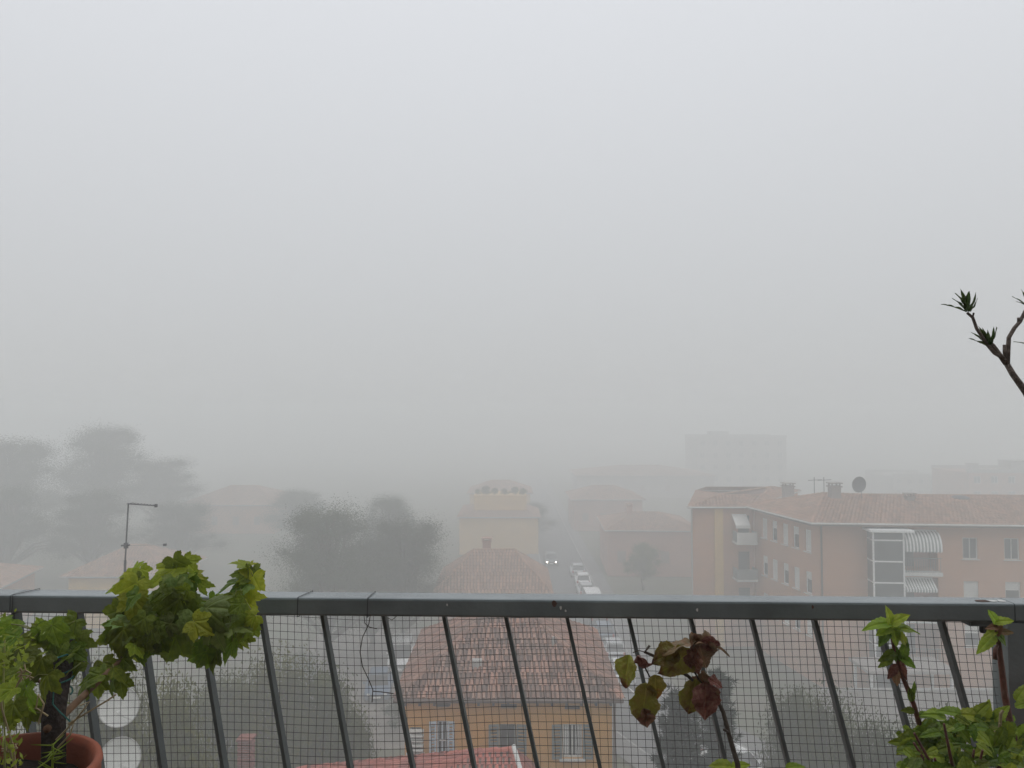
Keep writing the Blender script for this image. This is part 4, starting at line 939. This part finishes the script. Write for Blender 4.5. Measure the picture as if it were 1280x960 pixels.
HYD = [oval_leaf(200 + i, .30, .07, .35 + .15 * (i % 3)) for i in range(6)]
WILT = [oval_leaf(300 + i, .38, .03, .3, .3, .2, jag=.4, wave=.05, ny=20, nx=8) for i in range(4)]
CURLED = [oval_leaf(320 + i, .34, .05, .9, .9, .5, jag=.6, wave=.1, ny=20, nx=8) for i in range(3)]
OLE = [oval_leaf(400 + i, .155, 0, .12, .4) for i in range(4)]
for me in VINE + HYD + WILT + CURLED + OLE: me.materials.append(L_['vine'])
def leaf_at(parent, me, c, ang, ln, lm, fwd=0.2, face=0.6, roll=0.0, centred=True):
    """leaf with its tip pointing at image angle ang (deg, 90 = up), fwd = lean of the tip to the viewer, face = how far the blade faces the viewer rather than the sky"""
    a = R(ang); d = (V((math.cos(a), 0, math.sin(a))) * math.sqrt(max(0, 1 - fwd * fwd)) + V((0, -1, 0)) * fwd).normalized()
    ref = V((0, -face, 1 - face)); ref = ref - d * ref.dot(d)
    if ref.length < .05: ref = V((1, 0, 0)) - d * d.x
    z = Matrix.Rotation(R(roll), 3, d) @ ref.normalized(); x = d.cross(z)
    base = V(c) - d * ln * (.42 if centred else 0)
    Mx = Matrix((x, d, z)).transposed().to_4x4(); Mx = Matrix.Translation(base - base_of(parent)) @ Mx @ Matrix.Scale(ln, 4)
    inst('leaf', me, parent, Mx, lm); return base

# ------------------------------------------------------------------ vine in a terracotta pot
rng = random.Random(77)
PC_ = pix(-6, 962, 1.05); PR = .126; rim_z = PC_.z; pot_h = rim_z - SH_Z
pot = thing('terracotta_pot', 'round terracotta pot holding the vine at bottom left corner', 'pot', (PC_.x, PC_.y, SH_Z))
o_ = (0, 0, 0)
MB().lathe([(PR * .62, .001), (PR * .93, pot_h - .045), (PR * .88, pot_h - .046), (PR * .80, pot_h - .05), (PR * .55, .02)], o_, 40).build('pot_wall', M_['terracotta'], pot, smooth=True)
MB().lathe([(PR * .885, pot_h - .05), (PR * .97, pot_h - .05), (PR * .985, pot_h - .02), (PR * .98, pot_h - .012), (PR * 1.0, pot_h - .006), (PR * .985, pot_h), (PR * .93, pot_h), (PR * .9, pot_h - .01), (PR * .885, pot_h - .05)], o_, 48, False).build('rim', M_['terracotta'], pot, smooth=True)
so = MB(); k = 22
for j in range(9):
    for i in range(k):
        r_ = PR * .885 * j / 8; th = 2 * math.pi * i / k; so.v.append(V((r_ * math.cos(th), r_ * math.sin(th), pot_h - .034 + .012 * noise.noise(V((r_ * 30 * math.cos(th), r_ * 30 * math.sin(th), 1))))))
so.f = [(j * k + i, j * k + (i + 1) % k, (j + 1) * k + (i + 1) % k, (j + 1) * k + i) for j in range(8) for i in range(k)]
so.build('soil', M_['soil'], pot, smooth=True)

vn = thing('grape_vine', 'leafy green vine growing from the terracotta pot over the rail', 'vine', (pix(64, 905, 1.12).x, 1.13, rim_z - .04))
VP = lambda x, y_, d=1.28: pix(x, y_, d)
trk = MB(); trk.tube([vn.location - V((0, 0, .01)), VP(67, 892, 1.14), VP(70, 868, 1.15), VP(76, 830, 1.18), VP(80, 795, 1.2), VP(82, 779, 1.21)], [.016, .016, .0165, .017, .016, .012], 12)
trk.build('trunk', M_['vine_bark'], vn, smooth=True, off=True)
tw = MB(); pts = []
for i in range(60):
    t_ = i / 59; p = VP(70 + 10 * t_, 868 - 75 * t_, 1.15 + .05 * t_); th = t_ * 26; pts.append(p + V((math.cos(th), math.sin(th), .2 * math.sin(th * .37))) * .021)
tw.tube(pts, .0013, 5)
tw.tube([VP(64, 820, 1.15), VP(57, 828, 1.14), VP(60, 845, 1.13), VP(68, 850, 1.12), VP(66, 880, 1.12), VP(75, 890, 1.12), VP(88, 902, 1.12)], .0012, 5)
tw.tube([VP(60, 826, 1.14), VP(72, 822, 1.13), VP(84, 818, 1.15), VP(90, 824, 1.17)], .0012, 5)
tw.build('twine', M_['twine'], vn, off=True)
cane = [VP(58, 912, 1.12), VP(80, 893, 1.16), VP(110, 864, 1.22), VP(140, 835, 1.27), VP(180, 803, 1.3), VP(230, 782, 1.33), VP(280, 768, 1.34), VP(305, 748, 1.34)]
cn = MB(); cn.tube(cane, [.0055, .0055, .005, .0045, .004, .0035, .003, .002], 8)
shoots = [[VP(150, 826, 1.28), VP(158, 780, 1.3), VP(166, 745, 1.32), VP(172, 712, 1.33)], [VP(205, 792, 1.31), VP(215, 760, 1.32), VP(222, 730, 1.33), VP(224, 706, 1.33)], [VP(225, 785, 1.33), VP(238, 755, 1.34), VP(242, 722, 1.34)],
          [VP(285, 766, 1.34), VP(293, 745, 1.33), VP(305, 722, 1.33), VP(312, 706, 1.33)], [VP(80, 800, 1.2), VP(62, 790, 1.18), VP(40, 800, 1.15), VP(18, 825, 1.1)], [VP(70, 860, 1.15), VP(45, 850, 1.12), VP(20, 860, 1.08)], [VP(82, 790, 1.21), VP(95, 800, 1.22), VP(102, 820, 1.22)]]
for s in shoots: cn.tube(s, [.003, .0026, .002, .0014][:len(s)], 6)
cn.build('cane', M_['cane'], vn, smooth=True, off=True)
allp = [p for c_ in [cane] + shoots for i in range(len(c_) - 1) for p in [c_[i].lerp(c_[i + 1], q / 5) for q in range(5)]]
pet = MB()
Y, G, B = L_['vine_young'], L_['vine'], L_['vine_blue']
#        px   py   ang  len  mat fwd face roll depth
hand = [(172, 708, 60, 22, Y, .2, .5, 10, 1.33), (160, 717, 150, 24, Y, .2, .4, -20, 1.33), (180, 718, -60, 26, Y, .3, .5, 20, 1.32), (150, 727, 200, 26, Y, .2, .35, 0, 1.32), (140, 737, 190, 22, Y, .2, .3, 10, 1.32), (170, 728, 240, 24, G, .3, .5, 0, 1.31),
        (203, 719, 215, 54, Y, .3, .45, 25, 1.31), (222, 711, 290, 40, G, .2, .5, 60, 1.32), (238, 708, -35, 34, Y, .1, .25, -10, 1.33), (233, 722, 200, 26, Y, .3, .4, 0, 1.32), (247, 719, 10, 26, Y, .1, .25, 0, 1.33), (250, 736, -60, 26, G, .2, .5, 40, 1.33), (240, 730, -80, 26, G, .3, .6, 20, 1.32),
        (163, 744, 260, 50, Y, .3, .6, 0, 1.29), (166, 762, 280, 44, Y, .35, .75, -10, 1.28), (188, 753, 60, 40, B, .2, .55, 30, 1.29), (214, 740, 260, 42, B, .35, .6, 10, 1.28), (232, 745, 300, 38, G, .3, .5, -15, 1.29), (218, 768, 250, 62, G, .3, .8, 0, 1.27), (206, 752, 120, 40, G, .2, .6, 0, 1.31),
        (242, 788, 275, 52, B, .25, .75, 0, 1.26), (228, 780, 300, 46, G, .3, .7, 20, 1.28), (212, 815, 262, 62, G, .15, .9, 0, 1.27), (196, 800, 240, 46, G, .2, .8, 10, 1.28), (270, 758, 20, 56, B, .3, .4, 15, 1.26), (255, 770, 330, 46, G, .3, .6, 0, 1.29), (271, 797, 285, 46, B, .3, .8, 0, 1.27),
        (298, 781, 350, 46, B, .3, .55, -10, 1.27), (285, 772, 320, 36, G, .3, .6, 0, 1.3), (252, 824, 230, 36, G, .1, .85, 0, 1.3), (266, 828, 265, 40, G, .1, .85, 30, 1.3), (284, 815, 245, 44, G, .1, .8, 60, 1.3), (303, 804, 285, 30, G, .1, .7, 50, 1.31), (310, 790, 300, 28, G, .1, .7, 10, 1.31),
        (298, 704, 170, 30, Y, .2, .3, 0, 1.33), (314, 706, 40, 22, Y, .2, .5, 0, 1.33), (303, 716, 160, 34, G, .25, .6, 0, 1.32), (313, 735, 275, 46, Y, .3, .7, 15, 1.31), (286, 731, 205, 40, G, .3, .5, 20, 1.32), (300, 732, 200, 34, B, .35, .55, 0, 1.31), (310, 755, 300, 34, Y, .2, .35, 50, 1.31), (318, 722, 290, 34, G, .1, .6, -50, 1.33),
        (145, 776, 170, 38, B, .3, .4, 0, 1.28), (152, 786, 200, 40, B, .35, .45, 0, 1.27), (150, 803, 255, 50, G, .3, .75, 0, 1.26), (174, 785, 240, 40, G, .35, .6, 20, 1.26), (182, 800, 260, 46, G, .25, .8, -20, 1.27), (172, 816, 270, 44, G, .2, .8, 0, 1.28), (136, 795, 200, 40, G, .3, .6, 0, 1.28),
        (133, 838, 300, 34, G, .2, .7, 0, 1.26), (148, 842, 330, 34, G, .2, .6, 0, 1.26), (152, 860, 290, 32, G, .2, .8, 0, 1.26), (112, 848, 200, 38, G, .25, .7, 0, 1.23), (98, 862, 240, 36, G, .25, .8, 10, 1.22), (138, 862, 260, 30, G, .2, .8, 40, 1.25), (122, 862, 270, 34, G, .2, .8, 0, 1.24), (160, 830, 320, 34, G, .2, .7, 0, 1.27),
        (52, 783, 130, 34, Y, .25, .6, 0, 1.16), (62, 800, 230, 44, G, .3, .7, 0, 1.15), (38, 797, 170, 42, G, .3, .6, 0, 1.14), (96, 812, 275, 44, G, .25, .8, 0, 1.21), (92, 785, 60, 34, G, .2, .6, 0, 1.23), (20, 828, 200, 44, G, .3, .6, 0, 1.08), (45, 838, 250, 46, G, .3, .75, 0, 1.1), (52, 858, 260, 46, G, .3, .8, 0, 1.1), (15, 852, 230, 44, G, .3, .7, 0, 1.05), (30, 878, 260, 48, G, .3, .8, 0, 1.05), (8, 800, 190, 36, G, .3, .5, 0, 1.08), (4, 868, 200, 36, Y, .4, .45, 0, .98), (26, 848, 300, 38, G, .3, .8, 0, 1.08), (14, 895, 270, 44, G, .3, .8, 0, 1.02), (70, 812, 100, 30, G, .2, .8, 0, 1.14)]
for i, (px, py, an, ln, lm, fw, fa, ro, d) in enumerate(hand):
    s = ln * d / FPX * .74
    base = leaf_at(vn, VINE[rng.randrange(8)], pix(px, py, d), an + rng.uniform(-12, 12), s, lm, fw + rng.uniform(-.1, .2), max(.15, min(.95, fa + rng.uniform(-.25, .1))), ro + rng.uniform(-28, 28))
    q = min(allp, key=lambda p: (p - base).length); mid = (q + base) / 2 + V((0, 0, .006)); pet.tube([q, mid, base], [.0013, .0011, .0009], 5)
for i in range(78):                                                        # darker leaves deeper in the plant
    if i < 32: px, py, d = rng.uniform(140, 305), rng.uniform(752, 822), rng.uniform(1.31, 1.38)
    elif i > 55: px, py, d = rng.uniform(140, 310), rng.uniform(735, 815), rng.uniform(1.25, 1.29)
    else: px, py, d = rng.uniform(-15, 100), rng.uniform(785, 900), rng.uniform(1.12, 1.2)
    if (i < 32 or i > 55) and py > 800 and px > 250: py -= 25
    base = leaf_at(vn, VINE[rng.randrange(8)], pix(px, py, d), rng.uniform(200, 340), rng.uniform(20, 32) * d / FPX, G if i < 56 or rng.random() < .4 else (B if rng.random() < .6 else Y), rng.uniform(0, .4), rng.uniform(.4, .9), rng.uniform(-40, 40))
    q = min(allp, key=lambda p: (p - base).length)
    if (q - base).length < .09: pet.tube([q, (q + base) / 2 + V((0, 0, .005)), base], .001, 5)
pet.build('petiole', M_['petiole'], vn, smooth=True, off=True, kind='stuff')

# weeds in the pot
wd = thing('spiky_weed', 'spiky little weed sprouting inside the terracotta pot', 'weed', (pix(66, 945, 1.02).x, 1.02, rim_z - .05))
w = MB(); c = pix(66, 930, 1.02)
w.tube([wd.location, c], .0015, 5)
for i in range(34):
    a = rng.uniform(0, 6.28); e = rng.uniform(-.35, .7); l = rng.uniform(.012, .03); p = wd.location.lerp(c, rng.uniform(.5, 1)); dv = V((math.cos(a) * math.cos(e), math.sin(a) * math.cos(e), math.sin(e)))
    w.tube([p, p + dv * l * .6, p + dv * l], [.0009, .0007, .0002], 4)
w.build('needle_leaves', L_['hyd'], wd, off=True)
sw = thing('straw_weed', 'pale straw-coloured weed stalks curling at the lower left edge', 'weed', (pix(20, 960, .98).x, .98, rim_z - .05))
w = MB()
for pts in ([(20, 965), (17, 935), (8, 905), (2, 885), (1, 870)], [(20, 965), (14, 945), (10, 930)], [(85, 905), (110, 890), (135, 875), (145, 868)], [(70, 925), (85, 910), (92, 900)], [(48, 905), (55, 880), (48, 868), (45, 885), (60, 895)], [(15, 868), (22, 855), (26, 848)], [(72, 935), (88, 918), (92, 903), (80, 915)], [(90, 905), (104, 888), (112, 877), (100, 882)]):
    MB().tube([pix(x, yy, .99 + .05 * (x > 40)) for x, yy in pts], .0012, 5).build('stalk', M_['straw'], sw, off=True)
for (x, yy) in ((8, 937), (20, 934), (26, 846), (32, 838), (36, 845), (28, 840), (14, 932)):
    for k in range(7):
        p = pix(x, yy, .99); q = p + V((rng.gauss(0, .004), rng.gauss(0, .004), rng.gauss(0, .004))); w.tube([p, q], .0009, 4)
w.build('seed_heads', M_['straw'], sw, off=True, kind='stuff')
sw2 = thing('creeping_weed', 'fine-leaved weed spilling over the pot edge at far left', 'weed', (pix(8, 965, .96).x, .96, rim_z - .05))
w = MB()
for cx_, cy2, nn in ((5, 825, 60), (6, 905, 40), (10, 945, 60), (25, 815, 30), (3, 780, 12)):
    for k in range(nn):
        p = pix(cx_ + rng.gauss(0, 10), cy2 + rng.gauss(0, 13), rng.uniform(.97, 1.04)); dv = V((rng.gauss(0, 1), rng.gauss(0, 1), rng.gauss(0, 1))).normalized(); s = dv.orthogonal() * .0016; l = rng.uniform(.006, .014)
        w.add([p, p + dv * l * .5 + s, p + dv * l, p + dv * l * .5 - s], [(0, 1, 2, 3)])
w.build('leaves', L_['hyd_young'], sw2, off=True, kind='stuff')
MB().tube([sw2.location, pix(6, 930, .98), pix(4, 870, 1.0), pix(6, 800, 1.02)], .0012, 5).build('stem', M_['petiole'], sw2, off=True)

# ------------------------------------------------------------------ withering plant in the middle
def small_pot(label, x, yy, r, h):
    t = thing('plant_pot', label, 'pot', (x, yy, SH_Z), 0, 'small pots on the bench below the picture')
    MB().lathe([(r * .7, .001), (r * .95, h - .03), (r * 1.05, h - .03), (r * 1.05, h), (r * .92, h), (r * .9, h - .02), (r * .6, h - .025)], (0, 0, 0), 28).build('pot_wall', M_['terracotta'], t, smooth=False)
    MB().lathe([(.002, h - .016), (r * .9, h - .019)], (0, 0, 0), 28, False).build('soil', M_['soil'], t); return V((x, yy, SH_Z + h - .018))
b0 = small_pot('small terracotta pot of the withering plant below the frame', pix(930, 990, 1.15).x, 1.15, .07, .12)
wp = thing('withering_plant', 'withering plant with brown and olive leaves before the pine', 'plant', b0)
W = lambda x, yy, d=1.2: pix(x, yy, d)
st_ = MB(); st_.tube([b0 - V((0, 0, .02)), W(922, 955, 1.17), W(913, 925, 1.18), W(904, 890, 1.19), W(893, 868, 1.2), W(872, 856, 1.2), W(860, 845, 1.2), W(840, 833, 1.2), W(822, 822, 1.2), W(806, 815, 1.2), W(812, 807, 1.2)], [.0042, .004, .0036, .0032, .003, .0026, .0026, .0024, .0024, .0024, .002], 8)
st_.tube([W(806, 815), W(798, 813), W(791, 816)], .0008, 5); st_.tube([W(842, 835), W(832, 836), (W(822, 842))], .001, 5); st_.tube([W(795, 818), W(803, 828), W(813, 848)], [.0008, .0015, .001], 5)
st_.tube([W(878, 856), W(868, 840), W(866, 815)], .0015, 6); st_.tube([W(910, 915, 1.18), W(905, 912, 1.17)], .002, 5)
st_.build('stem', M_['darkstem'], wp, smooth=True, off=True)
X, XR, XB, XY = L_['wilt'], L_['wilt_red'], L_['wilt_brown'], L_['wilt_yellow']
for (me, px, py, an, ln, lm, fw, fa, ro) in ((WILT[0], 783, 836, 255, 40, X, .15, .9, 35), (WILT[1], 806, 876, 262, 50, X, .15, .92, 5), (CURLED[0], 808, 897, 285, 26, XB, .2, .8, 0), (WILT[2], 820, 857, 275, 30, XY, .2, .9, 0),
        (WILT[3], 834, 818, 200, 36, X, .3, .75, 10), (WILT[0], 850, 826, 215, 48, X, .35, .8, -20), (WILT[1], 852, 806, 185, 44, XB, .1, .3, 30), (CURLED[1], 876, 812, 290, 46, XB, .2, .7, 10), (CURLED[2], 880, 800, 20, 40, XB, .1, .35, 0), (WILT[2], 887, 804, 340, 24, XR, .2, .6, 40),
        (CURLED[0], 868, 824, 260, 32, XR, .2, .8, 30), (WILT[1], 866, 868, 255, 44, X, .1, .95, 15), (WILT[3], 882, 873, 268, 44, XR, .25, .95, 0), (CURLED[1], 883, 866, 285, 36, XB, .3, .85, 10), (CURLED[2], 876, 853, 200, 34, XB, .2, .5, 0), (WILT[0], 893, 852, 340, 20, XR, .2, .4, 0), (CURLED[2], 803, 828, 300, 24, XR, .1, .5, 60),
        (HYD[0], 905, 957, 160, 34, L_['hyd_young'], .4, .4, 0), (HYD[1], 922, 957, 30, 24, L_['hyd_young'], .4, .4, 0), (HYD[2], 990, 958, 30, 20, L_['hyd_young'], .4, .5, 0)):
    d = 1.185 if lm in (XR,) else 1.195
    leaf_at(wp, me, W(px, py, d), an, ln * d / FPX * 1.02, lm, fw, fa, ro)

# ------------------------------------------------------------------ leafy plants at lower right
b1 = small_pot('terracotta pot of the leafy bush below the right frame corner', pix(1205, 1010, 1.12).x, 1.12, .10, .13)
sp = thing('tall_sprout', 'tall bare-stemmed sprout with fresh green rosettes left of the post', 'plant', b1 + V((-.05, 0, 0)))
t = MB(); S = lambda x, yy, d=1.17: pix(x, yy, d)
t.tube([sp.location, S(1162, 945), S(1152, 915), S(1142, 880), S(1132, 855), S(1125, 838), S(1119, 818), S(1115, 800), S(1112, 786)], [.0048, .0042, .004, .0036, .0034, .0032, .0026, .002, .0015], 8)
t.tube([S(1149, 908), S(1145, 902), S(1149, 894)], .0009, 5)
t.build('stem', M_['redstem'], sp, smooth=True, off=True)
HY, HG = L_['hyd_young'], L_['hyd']
for (px, py, an, ln, lm, fw, fa, ro) in ((1104, 777, 165, 34, HY, .3, .35, 0), (1118, 776, 40, 34, HY, .3, .4, 0), (1130, 784, 15, 32, HG, .2, .35, 0), (1108, 786, 200, 28, HY, .35, .55, 0), (1118, 790, 280, 30, HY, .4, .8, 0), (1106, 796, 225, 26, HG, .3, .6, 20), (1128, 796, 325, 26, HY, .3, .6, 0), (1112, 772, 100, 28, HY, .3, .45, 0),
        (1113, 818, 190, 24, HG, .3, .6, 0), (1130, 817, 60, 28, HG, .3, .6, 20), (1134, 826, 340, 24, HG, .3, .6, 0), (1110, 825, 220, 22, HG, .3, .7, 0), (1122, 820, 100, 22, HG, .3, .8, 0), (1120, 845, 270, 22, XB, .2, .8, 40), (1127, 836, 280, 26, XR, .2, .8, 50), (1117, 838, 250, 22, XR, .2, .8, 0),
        (1139, 870, 100, 20, HG, .2, .7, 0), (1137, 888, 170, 18, HG, .2, .6, 0), (1156, 893, 10, 20, HG, .3, .5, 0), (1142, 863, 60, 18, HG, .2, .5, 40)):
    leaf_at(sp, HYD[rng.randrange(6)], S(px, py, 1.165), an + rng.uniform(-8, 8), ln * 1.165 / FPX * .95, lm, fw, fa, ro)
s2 = thing('red_stemmed_sprout', 'reddish bare stem with a small green tip in front of the post', 'plant', b1 + V((.05, .02, 0)))
t = MB(); t.tube([s2.location, S(1272, 935, 1.16), S(1264, 910, 1.17), S(1256, 870, 1.18), S(1252, 835, 1.18), S(1248, 805, 1.18), S(1247, 790, 1.18), S(1246, 778, 1.18)], [.006, .0055, .005, .0048, .0044, .004, .0035, .002], 8)
t.tube([S(1248, 805, 1.18), S(1244, 812, 1.17), S(1244, 824, 1.17)], [.0025, .003, .0035], 6); t.build('stem', M_['redstem'], s2, smooth=True, off=True)
for (px, py, an, ln, lm, fw, fa, ro) in ((1243, 773, 120, 20, HY, .3, .6, 0), (1252, 776, 20, 22, HY, .3, .45, 0), (1236, 800, 215, 26, HY, .25, .5, 0), (1252, 796, 330, 20, HG, .3, .6, 0), (1244, 783, 180, 16, XB, .3, .6, 0), (1248, 786, 260, 18, XB, .3, .7, 0), (1256, 790, 10, 16, XB, .3, .5, 0), (1240, 790, 200, 18, HY, .3, .5, 0)):
    leaf_at(s2, HYD[rng.randrange(6)], S(px, py, 1.172), an, ln * 1.17 / FPX * 1.1, lm, fw, fa, ro)
bu = thing('leafy_bush', 'bright green leafy bush filling the lower right corner', 'bush', b1)
t = MB(); brs = []
for k in range(16):
    e = pix(rng.uniform(1140, 1290), rng.uniform(905, 955), rng.uniform(1.02, 1.2)); m_ = (b1 + e) / 2 + V((0, 0, .02)); brs.append((m_, e)); t.tube([b1, m_, e], [.003, .0025, .0015], 6)
t.build('stem', M_['redstem'], bu, smooth=True, off=True)
for k in range(230):
    px = rng.uniform(1128, 1300); top = 885 + (abs(px - 1215) / 75) ** 2 * 22 if px < 1270 else 905
    py = rng.uniform(top + 8, 985); d = 1.2 - .2 * (py - 885) / 100 + rng.uniform(-.04, .04)
    young = rng.random() < .3
    leaf_at(bu, HYD[rng.randrange(6)], pix(px, py, d), rng.choice((rng.uniform(150, 215), rng.uniform(-30, 40), rng.uniform(200, 340))), rng.uniform(18, 33) * d / FPX, HY if young else HG, rng.uniform(.1, .6), rng.uniform(.25, .75), rng.uniform(-25, 25))
for (px, py, an, ln) in ((1195, 890, 150, 36), (1232, 890, 80, 26), (1225, 888, 60, 26), (1215, 893, 10, 36), (1165, 905, 170, 34), (1172, 893, 160, 34), (1250, 893, 60, 26), (1275, 868, 70, 24), (1279, 880, 30, 24), (1144, 935, 175, 40)):
    leaf_at(bu, HYD[rng.randrange(6)], pix(px, py, 1.16), an, ln * 1.16 / FPX, HY, .3, .4, 0)
ds = thing('dry_stalks', 'curled dry straw stalks between the leafy bush and the post', 'stalks', pix(1268, 960, 1.14))
t = MB()
for k in range(26):
    x0, y0_ = rng.uniform(1248, 1292), rng.uniform(912, 942); t.tube([pix(x0 + rng.uniform(-6, 6), 962, 1.14), pix(x0, y0_ + 12, 1.13), pix(x0 + rng.uniform(-9, 9), y0_, 1.12), pix(x0 + rng.uniform(-16, 16), y0_ + rng.uniform(-14, 12), 1.12)], [.0012, .0016, .0016, .001], 5)
t.tube([pix(1262, 945, 1.13), pix(1252, 935, 1.13), pix(1249, 915, 1.13), pix(1251, 892, 1.13), pix(1254, 888, 1.13)], .0022, 6)
t.build('stalk', M_['straw'], ds, off=True)

# ------------------------------------------------------------------ oleander branch at the right edge
ob = small_pot('terracotta pot of the oleander outside the right frame edge', 1.02, 1.0, .11, .16)
ol = thing('oleander', 'grey oleander branch with dark leaf tufts against the sky', 'shrub', ob)
O = lambda x, yy, d=1.05: pix(x, yy, d)
t = MB(); t.tube([ob, ob + V((0, .02, .25)), O(1345, 600, 1.03), O(1300, 520), O(1282, 490), O(1266, 468), O(1258, 454)], [.011, .009, .0075, .0052, .0045, .004, .0036], 9)
t.tube([O(1258, 454), O(1252, 446), O(1243, 441), O(1236, 433), O(1234, 430)], [.0045, .003, .0028, .0026, .002], 8); t.tube([O(1256, 452), O(1250, 444), O(1241, 432), O(1239, 430)], [.004, .0034, .0032, .0028], 8)
t.tube([O(1235, 432), O(1227, 420), O(1221, 411), O(1216, 397), O(1209, 391)], [.0024, .0022, .0022, .002, .0018], 7)
t.tube([O(1216, 396), O(1217, 391)], .0013, 5); t.tube([O(1259, 454), O(1256, 440), O(1256, 431)], [.0032, .0026, .0026], 7)
t.tube([O(1259, 454), O(1260, 438), O(1261, 422), O(1268, 410), O(1275, 402), O(1282, 388), O(1288, 380)], [.0034, .003, .0028, .0027, .0026, .0023, .002], 8); t.tube([O(1273, 404), O(1273, 397)], .0018, 6)
t.build('branch', M_['greybark'], ol, smooth=True, off=True)
for (px, py, an, ln, ro) in ((1208, 390, 158, 30, 60), (1208, 390, 105, 27, 10), (1207, 389, 80, 24, -30), (1208, 390, 128, 22, 60), (1209, 390, 62, 24, 40), (1210, 390, 118, 26, 70), (1212, 390, 55, 18, 80),
        (1234, 432, 115, 24, 10), (1234, 433, 150, 22, 75), (1236, 432, 75, 22, 20), (1233, 431, 100, 20, -10), (1237, 431, 62, 22, 70), (1234, 432, 128, 22, 30), (1235, 432, 90, 18, 0),
        (1286, 384, 115, 22, 10), (1285, 384, 135, 20, 40), (1286, 384, 95, 22, 0), (1286, 384, 150, 16, 60), (1288, 432, 160, 18, 60)):
    d = 1.05 + rng.uniform(-.004, .004); leaf_at(ol, OLE[rng.randrange(4)], O(px, py, d), an, ln * d / FPX * 1.12, L_['olean'], rng.uniform(-.2, .3), .8, ro, False)

# ------------------------------------------------------------------ fog
hz_ = MB().box((0, 0, 11.5), (1500, 1500, 25)); FOG = hz_.build('haze', bpy.data.materials.new('fog')); FOG['kind'] = 'stuff'; FOG['label'] = 'thick grey fog filling the whole view'
fm = FOG.data.materials[0]; fm.use_nodes = True; nt = fm.node_tree; nt.nodes.clear()
out = nt.nodes.new('ShaderNodeOutputMaterial'); pv = nt.nodes.new('ShaderNodeVolumePrincipled')
pv.inputs['Density'].default_value = 0.0103; pv.inputs['Color'].default_value = (.955, .965, .955, 1); pv.inputs['Anisotropy'].default_value = 0.0
nt.links.new(pv.outputs[0], out.inputs['Volume'])
